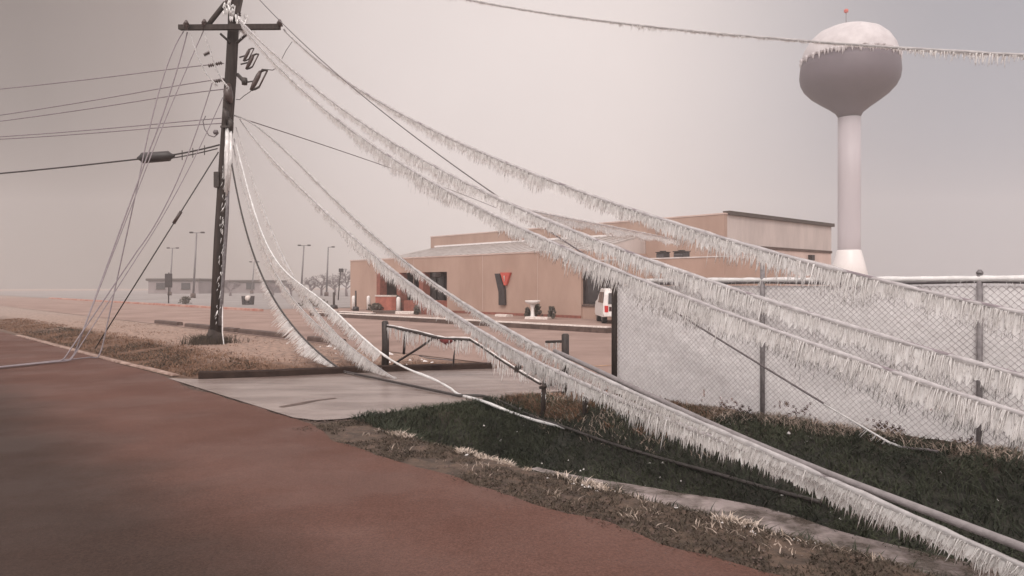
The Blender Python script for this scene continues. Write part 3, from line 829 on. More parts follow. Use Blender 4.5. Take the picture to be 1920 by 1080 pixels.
# ------------------------------------------------------------------ far things on the left
def light_pole(px, pytop, D, lab, arms=2, lean=.5):
    b = Vector(((px - 960) / F * D, D, 0)); ztop = H + (HY - pytop) / F * D
    root = empty('light_pole', b); top = b + Vector((lean, 0, ztop))
    mb = MB(); mb.tube([b, b + Vector((lean * .5, 0, ztop * .5)), top], [.16, .13, .09], 8); part(mb, 'pole', M['galv'], root)
    mb = MB(); mb.tube([top + Vector((-.6 if arms > 1 else 0, 0, -.05)), top + Vector((.7, .2, .0))], .05, 6); ar = part(mb, 'lamp_arm', M['galv'], root)
    for sx in ((-1, 1) if arms > 1 else (1,)):
        mb = MB(); mb.box(top + Vector((sx * .75, .1, -.10)), .5, .34, .22, 0, .05); part(mb, 'lamp_head', M['metal_dk'], ar)
    mb = MB(); mb.lathe([(.35, 0), (.33, .6), (.18, .65)], b, 10); part(mb, 'footing', M['kerb'], root)
    tag(root, lab, 'light pole', 'lot light poles fading into the fog')
light_pole(362, 436, 100, 'tallest twin-headed lot light pole, between the dark sign and the utility pole')
light_pole(318, 465, 125, 'faint twin-headed light pole rising behind the dark sign')
light_pole(564, 460, 115, 'twin-headed light pole left of its neighbour behind the iced cables', 2)
light_pole(612, 463, 118, 'slim light pole standing nearer to the building, single lamp', 1, .3)
light_pole(472, 491, 150, 'faintest short light pole right of the utility pole', 2)
b = gnd(634, 563); root = empty('camera_pole', b)
mb = MB(); mb.tube([b, b + Vector((.25, 0, 3.2))], .07, 8); part(mb, 'pole', M['metal_dk'], root)
mb = MB(); mb.box(b + Vector((.35, 0, 3.2)), .5, .4, .42, 0, .05); part(mb, 'lamp_head', M['black'], root)
tag(root, 'short dark pole with a boxy head left of the building', 'pole')

b = gnd(316, 569); root = empty('roadside_sign', b)
mb = MB(); mb.tube([b, b + Vector((.03, 0, 2.9))], .06, 8); part(mb, 'post', M['metal_dk'], root)
mb = MB(); mb.box(b + Vector((.05, -.1, 1.5)), .68, .09, 1.3, 0, .02); part(mb, 'sign_panel', M['black'], root)
tag(root, 'dark upright sign board on a single post at the far lot edge', 'sign')

b = gnd(465, 572); root = empty('bin', b)
mb = MB()
for sx in (-1, 1):
    mb.hexa([b + Vector((sx * .28 - .13, -.3, .03)), b + Vector((sx * .28 + .13, -.3, .03)), b + Vector((sx * .28 + .13, .3, .03)), b + Vector((sx * .28 - .13, .3, .03)),
             b + Vector((sx * .40 - .07, -.3, .78)), b + Vector((sx * .40 + .07, -.3, .78)), b + Vector((sx * .40 + .07, .3, .78)), b + Vector((sx * .40 - .07, .3, .78))])
mb.box(b + Vector((0, 0, .02)), .28, .55, .3)
part(mb, 'bin_body', M['black'], root)
mb = MB(); mb.lathe([(.13, .33), (.25, .45), (.27, .62), (.20, .78), (.06, .84)], b, 12); part(mb, 'ice_heap', M['frost'], root)
mb = MB(); mb.box(b + Vector((0, -.02, 0)), .95, .75, .02); part(mb, 'ice_base', M['frost'], root)
tag(root, 'small black open bin with pale ice heaped in its middle on the far lot edge', 'bin')

def far_block(px0, px1, D, py, py2, lab, ph=.3):
    x0, x1 = (px0 - 960) / F * D, (px1 - 960) / F * D
    z = H + (HY - py) / F * D
    root = empty('far_building', (x0, D, 0))
    mb = MB(); mb.box(((x0 + x1) / 2, D + 6, 0), x1 - x0, 12, z - .5); part(mb, 'wall', M['far_wall'], root)
    mb = MB(); mb.box(((x0 + x1) / 2, D + 6, z - .497), x1 - x0 + .8, 12.8, .5, 0, .1); part(mb, 'roof', M['trim'], root)
    k = int((x1 - x0) / 5)
    for i in range(k):
        xx = x0 + (i + .5) * (x1 - x0) / k
        mb = MB(); mb.box((xx, D - .01, .9), 1.8, .12, 1.3); wd = part(mb, 'window', M['glass_dk'], root)
        mb = MB(); mb.box((xx, D - .03, .78), 2.0, .16, .1); part(mb, 'sill', M['kerb'], wd)
    tag(root, lab, 'building')
far_block(278, 372, 150, 522, 0, 'faint long low building in the fog behind the dark sign')
far_block(372, 502, 160, 525, 0, 'faint low building in the fog behind the utility pole')

def bare_tree(px, D, hgt, wid, lab, seed):
    b = Vector(((px - 960) / F * D, D, 0)); rr = random.Random(seed)
    root = empty('bare_tree', b)
    tr = MB(); tr.tube([b, b + Vector((rr.uniform(-.2, .2), 0, hgt * .25)), b + Vector((rr.uniform(-.3, .3), 0, hgt * .5))], [.22, .17, .1], 7)
    cr = MB()
    def grow(p, d, l, r, lv):
        e_ = p + d * l
        cr.tube([p, p.lerp(e_, .5) + Vector((rr.gauss(0, .05), rr.gauss(0, .05), rr.gauss(0, .04))) * l, e_], [r, r * .8, r * .55], 4, True, False)
        if lv == 0: return
        for k in range(3):
            nd = (d + Vector((rr.gauss(0, .55), rr.gauss(0, .55), rr.gauss(.12, .3)))).normalized()
            nd.x *= wid
            grow(p.lerp(e_, rr.uniform(.55, 1)), nd.normalized(), l * rr.uniform(.6, .8), r * .6, lv - 1)
    for k in range(6):
        q = k * 1.05 + rr.random()
        grow(b + Vector((0, 0, hgt * rr.uniform(.18, .5))), Vector((math.cos(q) * .8, math.sin(q) * .8, .7)).normalized(), hgt * .30, .10, 4)
    part(tr, 'trunk', M['bark'], root); part(cr, 'crown', M['bark'], root)
    tag(root, lab, 'tree', 'bare trees in the fog')
for i, (px, D, h_, lab) in enumerate([(432, 120, 3.6, 'low bare tree in the fog just right of the utility pole'), (512, 125, 3.2, 'bare tree behind the lowest hanging cable'),
        (545, 118, 3.2, 'bare tree half hidden behind the white iced cables'), (582, 120, 3.8, 'bare tree between the two middle light poles'),
        (603, 122, 4.6, 'bare tree at the foot of the slim light pole'), (650, 115, 5.0, 'largest bare tree, touching the left corner of the building'), (627, 125, 4.4, 'bare tree behind the short dark pole')]):
    bare_tree(px, D, h_ * .8, 1.3, lab, 40 + i)
#PART3

# ------------------------------------------------------------------ utility pole
PD = 20.0
pb = at(403, 653, PD); pb.z = float(zt(*to_st(pb.x, pb.y))) - .02
P = empty('utility_pole', pb)
tag(P, 'dark wooden utility pole leaning right with crossarm, fuses and ice-loaded wires', 'utility pole')
axis_px = [(403, 655), (412, 450), (422, 300), (428, 215), (434, 130), (438, 56), (441, -60)]
ax = [at(a, b, PD) for a, b in axis_px]; ax[0] = Vector((pb.x, pb.y, pb.z - .3))
mb = MB(); mb.tube(ax, [.165, .15, .15, .15, .15, .145, .14], 14)
part(mb, 'shaft', M['wood'], P)
def ppart(name, m, fn, parent=None):
    mb = MB(); fn(mb); return part(mb, name, m, parent or P)
armL, armR = at(345, 57, 20.25), at(530, 56, 19.45)
off = Vector((-.02, -.20, 0))
def f(mb):
    d = (armR - armL).normalized(); nn = Vector((-d.y, d.x, 0)).normalized() * .06
    a, b = armL + off, armR + off
    u = Vector((0, 0, .065))
    mb.hexa([a - nn - u, b - nn - u, b + nn - u, a + nn - u, a - nn + u, b - nn + u, b + nn + u, a + nn + u])
arm = ppart('crossarm', M['wood'], f)
for a, b in (((414, 64), (432, 80)), ((464, 64), (444, 82))):
    ppart('arm_brace', M['metal_dk'], lambda mb: mb.tube([at(*a, PD - .2), at(*b, PD - .17)], .035, 6))
ppart('upper_brace', M['wood'], lambda mb: mb.tube([at(388, 52, PD - .15), at(400, 36, PD - .2), at(424, 6, PD - .2)], [.06, .065, .065], 6))
ppart('top_block', M['wood'], lambda mb: mb.hexa([at(440, 26, 19.7), at(452, 23, 19.4), at(452, 23, 19.8), at(440, 26, 20.0), at(430, -6, 19.7), at(458, -6, 19.4), at(458, -6, 19.8), at(430, -6, 20.0)]))
for a in ((350, 50), (384, 48), (525, 49), (447, 30), (427, 10)):
    c = at(*a, PD - .2) if a[0] < 500 else at(*a, 19.3)
    ppart('pin_insulator', M['porcelain'], lambda mb: mb.lathe([(.03, -.10), (.03, -.02), (.085, 0), (.06, .05), (.08, .06), (.05, .12), (.03, .16)], c, 12))
# ice clumps on the top hardware
rr = random.Random(5)
def clump(mb, c, r, n):
    for k in range(n):
        p = c + Vector((rr.gauss(0, r * .5), rr.gauss(0, r * .3), rr.gauss(0, r * .6)))
        l = rr.uniform(.06, .2)
        mb.tube([p + Vector((0, 0, .03)), p, p + Vector((rr.gauss(0, .02), 0, -l * .6)), p + Vector((rr.gauss(0, .03), 0, -l))], [.01, rr.uniform(.02, .04), .018, .003], 5)
ppart('ice_clump', M['ice'], lambda mb: (clump(mb, at(431, 14, PD - .3), .17, 34), clump(mb, at(450, 36, PD - .35), .2, 34), clump(mb, at(462, 58, PD - .3), .16, 20)))
# strain insulators on the left side
for a, b in (((383, 104), (397, 97)), ((391, 124), (417, 118)), ((402, 154), (430, 147))):
    def f(mb):
        p, q = at(*a, PD - .05), at(*b, PD - .02)
        n = 7; pts = [p.lerp(q, i / (4 * n)) for i in range(4 * n + 1)]
        mb.tube(pts, [(.02, .05, .055, .03)[i % 4] for i in range(4 * n + 1)], 8)
    ppart('strain_insulator', M['porcelain'], f)
# three fuse cut-outs on the right
for (cx, cy), q in (((463, 104), .8), ((469, 117), .95), ((480, 152), 1.25)):
    c = at(cx, cy, PD - .35)
    mb = MB(); d = Vector((.10, 0, .20)) * q; sd_ = Vector((.17, -.05, .02)) * q
    mb.tube([c - d, c - d * .3, c + d * .5, c + d], [.035 * q, .055 * q, .055 * q, .035 * q], 8)
    cu = part(mb, 'fuse_cutout', M['porcelain'], P)
    mb = MB(); mb.tube([c + sd_ - d * .8, c + sd_ + d * .9], .018 * q, 6); part(mb, 'fuse_tube', M['porcelain'], cu)
    mb = MB(); mb.tube([c - d * .95, c - d * .95 + sd_ * .55, c + sd_ - d * .8], .024 * q, 6); mb.tube([c + d * .95, c + d * 1.05 + sd_ * .5, c + sd_ + d * .9], .024 * q, 6)
    mb.tube([c, c + Vector((-.34 * q, .25, .02))], .02, 6)
    part(mb, 'bracket', M['metal_dk'], cu)
ppart('jumper_wire', M['cable_dk'], lambda mb: mb.tube([at(486, 138, PD - .3), at(492, 130, PD - .3), at(502, 131, PD - .35), at(512, 132, PD - .4), at(518, 128, PD - .4)], .012, 5))
ppart('jumper_wire', M['cable'], lambda mb: mb.tube([at(548, 79, 19.2), at(537, 95, 19.3), at(529, 111, 19.5)], .008, 5))
ppart('jumper_wire', M['cable_dk'], lambda mb: mb.tube([at(443, 187, PD - .2), at(450, 187, PD - .3), at(458, 180, PD - .3), at(470, 172, PD - .3), at(478, 158, PD - .3)], .010, 5))
ppart('transformer_bracket', M['metal_dk'], lambda mb: (mb.tube([at(446, 140, PD - .1), at(458, 153, PD - .3)], .05, 6), mb.lathe([(.07, -.09), (.085, 0), (.07, .09)], at(459, 153, PD - .3), 10)))
ppart('arrester', M['porcelain'], lambda mb: mb.tube([at(430, 158, PD - .15), at(428, 172, PD - .2), at(429, 184, PD - .2), at(433, 194, PD - .15)], [.05, .12, .12, .04], 10))
def f(mb):
    mb.tube([at(421, 204, PD - .2), at(424, 212, PD - .25), at(428, 236, PD - .2)], [.05, .08, .05], 7)
    mb.tube([at(430, 222, PD - .2), at(433, 230, PD - .25), at(434, 250, PD - .2)], [.04, .08, .05], 7)
    mb.box(at(424, 240, PD - .25), .26, .12, .05)
ppart('cable_clamp', M['metal_dk'], f)
def f(mb):
    q = [(405, 249), (398, 246), (384, 235), (382, 226)]
    mb.tube([at(410, 250, PD - .2), at(402, 257, PD - .2), at(392, 254, PD - .2), at(384, 242, PD - .15), at(381, 228, PD - .1), at(386, 218, PD)], .014, 5)
    mb.lathe([(.05, 0), (.075, .05), (.05, .11)], at(405, 252, PD - .2), 10)
ppart('cable_loop', M['cable'], f)
ppart('junction_box', M['metal_dk'], lambda mb: mb.box(at(407.5, 352, PD - .13), .15, .14, .42, 0, .015))
# conduit with a slab of ice between it and the shaft
cpx = [(428, 320), (426, 400), (421, 480), (416, 560), (412, 610)]
ppart('conduit', M['galv'], lambda mb: mb.tube([at(a, b, PD - .16) for a, b in cpx], .05, 8))
for k in range(11):
    x0, x1 = rr.uniform(424, 436), rr.uniform(419, 431); y0, y1 = rr.uniform(228, 250), rr.uniform(300, 372); dd = PD - .17 - rr.uniform(0, .12)
    xm = (x0 + x1) / 2 + rr.uniform(-1, 2)
    ppart('iced_strand', M['ice'], lambda mb: mb.tube([at(x0, y0, dd), at(xm, (y0 + y1) / 2, dd - .02), at(x1, y1, dd)], [.025, .045, .02], 7))
def f(mb):
    for k in range(70):
        y = rr.uniform(300, 605); x = np.interp(y, [300, 400, 500, 605], [424, 419, 415, 409]) + rr.uniform(-5, 4)
        p = at(x, y, PD - .17 - rr.uniform(0, .05)); l = rr.uniform(.05, .16)
        mb.tube([p, p + Vector((-.01, -.01, -l * .5)), p + Vector((rr.uniform(-.05, .03), -.02, -l))], [.008, .007, .002], 5)
tag(ppart('pole_icicles', M['ice'], f), kind='stuff')
ppart('footing', M['wood'], lambda mb: (mb.tube([at(378, 655, PD - .1), at(386, 646, PD - .12), at(400, 630, PD - .05)], [.05, .10, .10], 8), mb.tube([Vector((pb.x, pb.y, pb.z - .2)), Vector((pb.x, pb.y, pb.z + .12)), Vector((pb.x, pb.y, pb.z + .4))], [.30, .24, .165], 12)))
ppart('ground_wire', M['hoar'], lambda mb: mb.tube([at(417, 560, PD - .17), at(417, 625, PD - .17), at(420, 650, PD - .3), at(428, 664, PD - .8)], .016, 6))

# ------------------------------------------------------------------ wires and their ice
def ground_hit(px, py, lift=.0):
    d = Vector(((px - 960) / F, 1, (HY - py) / F)); prev = 2.0
    D = 2.0
    while D < 200:
        p = d * D; p.z += H
        if p.z < float(zt(*to_st(p.x, p.y))) + lift: break
        D += .05
    return p
def tz(x, y):
    s, t = to_st(x, y)
    return float(max(zt(s, t), 0.012 if (s < 4.5 or (8.35 < t < 14 and s < 10.6) or s > 10.6) else -.425))
def resample(pts, step):
    P_ = np.array([tuple(p) for p in pts]); d = np.r_[0, np.cumsum(np.linalg.norm(np.diff(P_, axis=0), axis=1))]
    n = max(3, int(d[-1] / step)); q = np.linspace(0, d[-1], n)
    return np.stack([np.interp(q, d, P_[:, i]) for i in range(3)], 1), q
def catmull(pts, sub=8):
    p = [np.array(tuple(q)) for q in pts]; p = [2 * p[0] - p[1]] + p + [2 * p[-1] - p[-2]]
    o = []
    for i in range(1, len(p) - 2):
        a, b, c, d = p[i - 1], p[i], p[i + 1], p[i + 2]
        for k in range(sub):
            u = k / sub
            o.append(.5 * (2 * b + (c - a) * u + (2 * a - 5 * b + 4 * c - d) * u * u + (3 * b - a - 3 * c + d) * u ** 3))
    o.append(p[-2]); return o

def icicle_arrays(P_, rng, dens, Lf, tilt, rt, fat=1.6, sides=4, jit=.012, side=0.0):
    """many hanging icicles along the polyline P_; Lf gives their length at each fraction along it"""
    seg = np.linalg.norm(np.diff(P_, axis=0), axis=1); d = np.r_[0, np.cumsum(seg)]
    N = int(d[-1] * dens)
    q = np.sort(rng.random(N) * d[-1])
    base = np.stack([np.interp(q, d, P_[:, i]) for i in range(3)], 1)
    i = np.clip(np.searchsorted(d, q) - 1, 0, len(seg) - 1)
    tan = (P_[i + 1] - P_[i]) / np.maximum(seg[i], 1e-6)[:, None]
    hz = tan.copy(); hz[:, 2] = 0; hz /= np.maximum(np.linalg.norm(hz, axis=1), 1e-6)[:, None]
    sd_ = np.stack([-hz[:, 1], hz[:, 0], np.zeros(N)], 1)
    base = base + sd_ * rng.normal(0, jit, N)[:, None]
    L = Lf(q / d[-1], q) * (.30 + .70 * rng.random(N) ** 1.3) * (.75 + .5 * fbm(q * 2.3, q * 0 + rng.random() * 50, 3))
    L = np.minimum(L, np.maximum(base[:, 2] - np.array([tz(b[0], b[1]) for b in base]) - .01, .004))
    clump = fbm(q * 1.1, q * 0 + 31.7, 3)
    L = L * (.74 + .62 * np.clip((clump - .25) * 2.2, 0, 1)) * np.where(rng.random(N) < .03, 1.35, 1.0)
    L = np.minimum(L, np.maximum(base[:, 2] - np.array([tz(b[0], b[1]) for b in base]) - .01, .004))
    keep = (L > .012) & (rng.random(N) < .5 + 1.2 * clump)
    base, hz, sd_, L, N = base[keep], hz[keep], sd_[keep], L[keep], int(keep.sum())
    ax_ = np.array([0, 0, -1.0])[None] + hz * (-tilt + rng.normal(0, .07, N))[:, None] + sd_ * (side + rng.normal(0, .06, N))[:, None]
    ax_ /= np.linalg.norm(ax_, axis=1)[:, None]
    r = rt * (.7 + .6 * rng.random(N)) * (.6 + .4 * np.clip(L / .2, 0, 1.6))
    rings = []
    bend = sd_ * rng.normal(0, .015, N)[:, None] + hz * rng.normal(0, .012, N)[:, None]
    for u, k in ((-.02, fat), (.35, 1.0), (.72, .62)):
        c = base + ax_ * (L * u)[:, None] + bend * u * u
        ring = []
        for m in range(sides):
            a = 2 * math.pi * m / sides + .4
            ring.append(c + hz * (r * k * math.cos(a) * (1.5 if u < 0 else 1))[:, None] + sd_ * (r * min(k, 1.1) * math.sin(a))[:, None])
        rings.append(np.stack(ring, 1))
    tip = (base + ax_ * L[:, None] + bend)[:, None, :]
    V = np.concatenate(rings + [tip], 1)
    return V, sides, L
def icicle_mesh(name, V, sides, m, parent):
    N, nv, _ = V.shape
    o = (np.arange(N) * nv)[:, None]
    fs = []
    for rg in range(2):
        for k in range(sides):
            l = (k + 1) % sides
            fs.append(np.concatenate([o + rg * sides + k, o + rg * sides + l, o + (rg + 1) * sides + l, o + (rg + 1) * sides + k], 1))
    quads = np.stack(fs, 1).reshape(-1, 4).tolist()
    ts = []
    for k in range(sides):
        l = (k + 1) % sides
        ts.append(np.concatenate([o + 2 * sides + k, o + 2 * sides + l, o + 3 * sides], 1))
    tris = np.stack(ts, 1).reshape(-1, 3).tolist()
    me = bpy.data.meshes.new(name)
    W = world_loc(parent)
    me.from_pydata((V.reshape(-1, 3) - np.array(tuple(W))).tolist(), [], quads + tris)
    me.polygons.foreach_set('use_smooth', [True] * len(me.polygons)); me.materials.append(m)
    ob = bpy.data.objects.new(name, me); C.objects.link(ob); ob.parent = parent
    return ob

def ice_veil(Q, Lf, tilt, m, parent, seed, th=.007, frac=.6):
    """the sheet of ice where neighbouring icicles have run together below a wire"""
    seg = np.linalg.norm(np.diff(Q, axis=0), axis=1); d = np.r_[0, np.cumsum(seg)]
    n = int(d[-1] / .016); q = np.linspace(0, d[-1], n); rj = np.random.default_rng(seed + 400)
    B_ = np.stack([np.interp(q, d, Q[:, i]) for i in range(3)], 1)
    hz = np.gradient(B_, axis=0); hz[:, 2] = 0; hz /= np.maximum(np.linalg.norm(hz, axis=1), 1e-6)[:, None]
    sd_ = np.stack([-hz[:, 1], hz[:, 0], np.zeros(n)], 1)
    L = Lf(q / d[-1], q) * frac * (.45 + .7 * fbm(q * 2.3, q * 0 + seed * 7.7, 3)) * (.55 + .65 * rj.random(n))
    L = np.clip(np.minimum(L, B_[:, 2] - np.array([tz(b[0], b[1]) for b in B_]) - .02), .002, None)
    ax_ = np.array([0, 0, -1.0])[None] + hz * -tilt; ax_ /= np.linalg.norm(ax_, axis=1)[:, None]
    wv = sd_ * (.008 * (vnoise(q * 13, q * 0 + 3 + seed) - .5))[:, None]
    Lh = np.convolve(np.pad(L, 6, mode='edge'), np.ones(13) / 13, 'valid') * .5
    wv = wv + sd_ * rj.normal(0, .0022, n)[:, None]
    rows = [B_ + sd_ * th, B_ + sd_ * th * .6 + wv + ax_ * Lh[:, None], B_ + wv + ax_ * np.maximum(L, Lh)[:, None], B_ - sd_ * th * .6 + wv + ax_ * Lh[:, None], B_ - sd_ * th]
    V = np.stack(rows, 1); ids = np.arange(n * 5).reshape(n, 5)
    f = np.concatenate([np.stack([ids[:-1, k], ids[1:, k], ids[1:, k + 1], ids[:-1, k + 1]], -1) for k in range(4)])
    W = np.array(tuple(world_loc(parent)))
    me = bpy.data.meshes.new('ice_curtain'); me.from_pydata((V.reshape(-1, 3) - W).tolist(), [], f.tolist()); me.materials.append(m)
    ob = bpy.data.objects.new('ice_curtain', me); C.objects.link(ob); ob.parent = parent
    return ob

def wire(path, label, r=.012, ice=.02, dens=60, Lf=None, tilt=.25, rt=.006, seed=1, core='cable', fat=1.6, cat='power line', jit=.012, group=None, big=0, icem='sheath', name='power_line', sides=4, kmin=0.0, veil=0.0, side=0.0):
    """a sagging wire with its glaze and its fringe of icicles"""
    P_, q = resample(path, .10)
    rng = np.random.default_rng(seed)
    root = empty(name, tuple(P_[0])); tag(root, label, cat, group)
    mb = MB(); mb.tube(P_.tolist(), r, 8); part(mb, 'cable', M[core], root)
    if ice > 0:
        rad = ice * (.55 + .95 * fbm(q * 5.5, q * 0 + seed * 3.1, 3))
        Q = P_.copy(); Q[:, 2] -= ice * .15
        mb = MB(); mb.tube(Q.tolist(), rad.tolist(), 7); part(mb, 'ice_glaze', M[icem], root)
    if Lf is not None:
        Q = P_.copy(); Q[:, 2] -= ice * .5
        i0 = int(len(Q) * kmin)
        V, sd_, L = icicle_arrays(Q[i0:], rng, dens, Lf, tilt, rt, fat, sides, jit, side)
        if big:
            pick = np.argsort(-L / np.maximum(V[:, 0, 1], 3) ** .5)[:big]
            m = np.ones(len(L), bool); m[pick] = False
            for j in pick:
                W = V[j:j + 1].copy(); c = W[:, :4].mean(1, keepdims=True)
                icicle_mesh('icicle', c + (W - c) * np.array([1.12, 1.12, 1.18]), sd_, M['icicle'], root)
            V = V[m]
        tag(icicle_mesh('icicle_fringe', V, sd_, M['icicle'], root), kind='stuff')
        if veil: ice_veil(Q, Lf, tilt, M['icicle'], root, seed, frac=veil)
    return root

def span(pix, B, A=None, deg=4, ext=0.0, D0=PD, up=.0):
    """wire in the upright plane through A and B whose picture follows pix"""
    if A is None:
        a = at(pix[0][0], pix[0][1], D0); A = (a.x, a.y)
    ks = []; zs = []
    for p in pix:
        k, z = on_plane(p[0], p[1], A, B); ks.append(k); zs.append(z)
    ks = np.array(ks); zs = np.array(zs)
    dg = min(deg, len(pix) - 1)
    cf = np.polyfit(ks, zs, dg, w=1 / np.maximum(1 - .6 * ks, .3))
    k1 = ks[-1]; L = math.hypot(B[0] - A[0], B[1] - A[1])
    kk = np.linspace(ks[0], k1, 160); zz = np.polyval(cf, kk)
    if ext:
        sl = (np.polyval(cf, k1) - np.polyval(cf, k1 - .04)) / .04
        ke = np.linspace(0, ext / L, 60)[1:]
        kk = np.r_[kk, k1 + ke]; zz = np.r_[zz, zz[-1] + sl * ke + up * (ke * L) ** 2]
    x = A[0] + (B[0] - A[0]) * kk; y = A[1] + (B[1] - A[1]) * kk
    zz = np.maximum(zz, np.array([tz(a, b) for a, b in zip(x, y)]) + .03)
    return list(zip(x, y, zz))
def fl(a, b, p=1.0):
    return lambda u, q: a + (b - a) * u ** p

G = 'iced power lines sagging from the pole'
# plan points where each line leaves the picture on the right
wire(span([(533, 55), (571, 92), (655, 158), (740, 204), (800, 235), (900, 284), (1000, 329), (1144, 380), (1254, 412), (1396, 457), (1500, 487), (1660, 528)], (3.65, 7.3), D0=19.45, ext=6, up=.02),
     'highest heavy iced line, from the right end of the crossarm to above the fence', .019, .026, 260, fl(.05, .35, .9), .18, .0050, 1, group=G, core='cable_mauve', veil=.75)
wire(span([(446, 31), (478, 71), (530, 117), (600, 170), (655, 208), (750, 275), (850, 330), (925, 370), (979, 394), (1100, 441), (1307, 516), (1450, 566), (1660, 632)], (3.45, 6.9), D0=19.7, ext=6, up=.02),
     'upper line of the iced pair hanging from the pole top', .019, .026, 260, fl(.05, .37, .9), .15, .0050, 2, group=G, core='cable_mauve', veil=.75)
wire(span([(446, 37), (478, 79), (530, 127), (571, 175), (634, 222), (700, 275), (800, 335), (876, 380), (1000, 433), (1100, 478), (1200, 525), (1319, 575), (1500, 634), (1660, 691)], (3.3, 6.6), D0=19.75, ext=6, up=.02),
     'lower line of the iced pair from the pole top, longest icicles over the dark window', .019, .027, 270, fl(.06, .40, .8), .22, .0052, 3, group=G, core='cable_mauve', veil=.75)
wire(span([(979, 394), (1090, 415), (1180, 432), (1300, 456), (1400, 478)], (3.0, 22.0), A=(.2, 13.5), deg=2, ext=4),
     'short iced wire branching off the pair towards the building roof', .012, .05, 120, fl(.25, .35), .2, .009, 4, group=G)
# thin bare wire cutting across the pair and on down past the fence
wire(span([(487, 0), (530, 45), (610, 118), (700, 195), (790, 266), (870, 330), (985, 400), (1090, 470), (1200, 541), (1300, 608), (1430, 690), (1530, 747), (1660, 825)], (3.78, 7.57), D0=19.9, ext=.5),
     'thin dark wire dropping straight across the iced pair and down past the fence', .012, .0, 0, None, seed=5, core='cable', group=G)
wire(span([(1545, 757), (1600, 790), (1660, 825)], (3.80, 7.52), A=on_plane and (2.95, 8.3), deg=1, ext=.4), 'white ice-crusted end of the thin wire against the fence foot', .006, .011, 42, fl(.02, .20, .5), .9, .0045, 6, icem='ice', group=G)
# heavy telephone cables
wire(span([(440, 215), (470, 234), (505, 252), (582, 327), (640, 386), (700, 438), (755, 488), (840, 553), (930, 604), (1040, 664), (1150, 714), (1300, 785), (1380, 823), (1450, 855), (1521, 887), (1600, 917), (1660, 941)], (2.72, 5.45), ext=3, deg=5),
     'nearest heavy cable with long icicles hanging over the ditch', .015, .022, 240, lambda u, q: .03 + .16 * np.clip(u * 1.3 - .1, 0, 1), .42, .0050, 7, group=G, big=80, fat=1.4, veil=.5)
wire(span([(1040, 658), (1150, 709), (1300, 779), (1380, 815), (1450, 846), (1521, 876), (1600, 906), (1660, 929)], (2.80, 5.62), A=(-.95, 13.0), deg=3, ext=3),
     'thick smooth pale cable running just above the nearest icicle cable', .031, .0, 0, None, seed=8, core='cable_pale', group=G)
wire(span([(451, 225), (484, 265), (530, 319), (580, 368), (634, 420), (690, 472), (765, 524), (834, 572), (882, 608), (960, 658), (1050, 702), (1150, 745), (1300, 800), (1450, 862), (1660, 955)], (2.9, 5.9), ext=2.5, deg=5),
     'greyish telephone cable with a dense curtain of fine icicles below the nearest cable', .016, .026, 220, lambda u, q: (.04 + .21 * np.clip(u * 2, .2, 1)) * .8 + .06 * np.sin(np.clip(u * 3.3, 0, 3.14)), .12, .0065, 9, group=G, core='cable_mauve', veil=.75)
# thin service drop to the building
wire(span([(445, 216), (480, 229), (560, 260), (640, 286), (700, 305), (808, 340), (930, 390)], (1.0, 45.0), deg=2), 'thin wire from the pole to the building roof', .014, 0, 0, None, seed=10, group=G)
# two lines that have come down on the driveway
gh = [ground_hit(a, b, .02) for a, b in ((905, 746), (950, 762), (1000, 786), (1060, 806), (1150, 838), (1250, 868), (1340, 893), (1440, 922), (1540, 948))]
e_ = gnd(860, 747)
p8 = span([(428, 268), (440, 330), (455, 410), (470, 464), (509, 550), (559, 622), (620, 683), (660, 703), (700, 718), (760, 731), (860, 747)], (e_.x, e_.y), deg=6)
wire(catmull(p8[::6] + [p8[-1]] + [tuple(p + Vector((0, 0, .03))) for p in gh], 3), 'lowest dark cable, fallen on the icy driveway and trailing down the ditch bank', .022, .0, 150, lambda u, q: (.06 + .42 * sm(.15, .36, u)) * (u < .52), .9, .0085, 11, side=-.8, core='cable_dk', group=G, fat=1.5)
gh = [ground_hit(a, b, .02) for a, b in ((905, 757), (950, 775), (1000, 792), (1060, 808))]
p9 = span([(440, 262), (460, 330), (477, 400), (503, 465), (529, 500), (577, 540), (625, 585), (671, 624), (722, 665), (790, 703), (860, 740)], (e_.x + .1, e_.y), deg=6)
wire(catmull(p9[::6] + [p9[-1]] + [tuple(p + Vector((0, 0, .04))) for p in gh], 3), 'white ice-caked cable lying down across the driveway to the ditch edge', .011, .020, 210, lambda u, q: .24 * (u < .68) * np.clip(u * 3, .2, 1), .6, .0075, 12, side=-.4, icem='ice', group=G)
e_ = gnd(725, 694)
wire(span([(438, 275), (455, 340), (470, 400), (488, 452), (510, 500), (560, 570), (620, 632), (680, 672), (725, 692)], (e_.x, e_.y), deg=5), 'fine white iced wire ending at the foot of the gate post', .008, .016, 190, fl(.07, .28, .6), .45, .0065, 13, icem='sheath', side=-.3, group=G)
e_ = gnd(742, 713)
wire(span([(443, 238), (462, 300), (485, 365), (507, 425), (540, 500), (575, 558), (625, 620), (680, 668), (742, 711)], (e_.x, e_.y), deg=5), 'faint white strand hanging between the dark fallen cable and the caked one', .007, .014, 190, fl(.07, .26, .6), .35, .006, 15, icem='sheath', side=-.25, group=G)
# high line crossing overhead at the upper right
wire(span([(441, -190), (880, 0), (1000, 22), (1150, 42), (1300, 58), (1450, 73), (1660, 88)], (4.25, 8.5), deg=4, ext=6, up=.01),
     'frost-furred line crossing the sky high above the others to the water tower', .012, .020, 110, lambda u, q: .035 + .14 * np.clip(fbm(q * .9, q * 0 + 3.3, 3) - .47, 0, 1) * 3, .1, .006, 14, group=G)

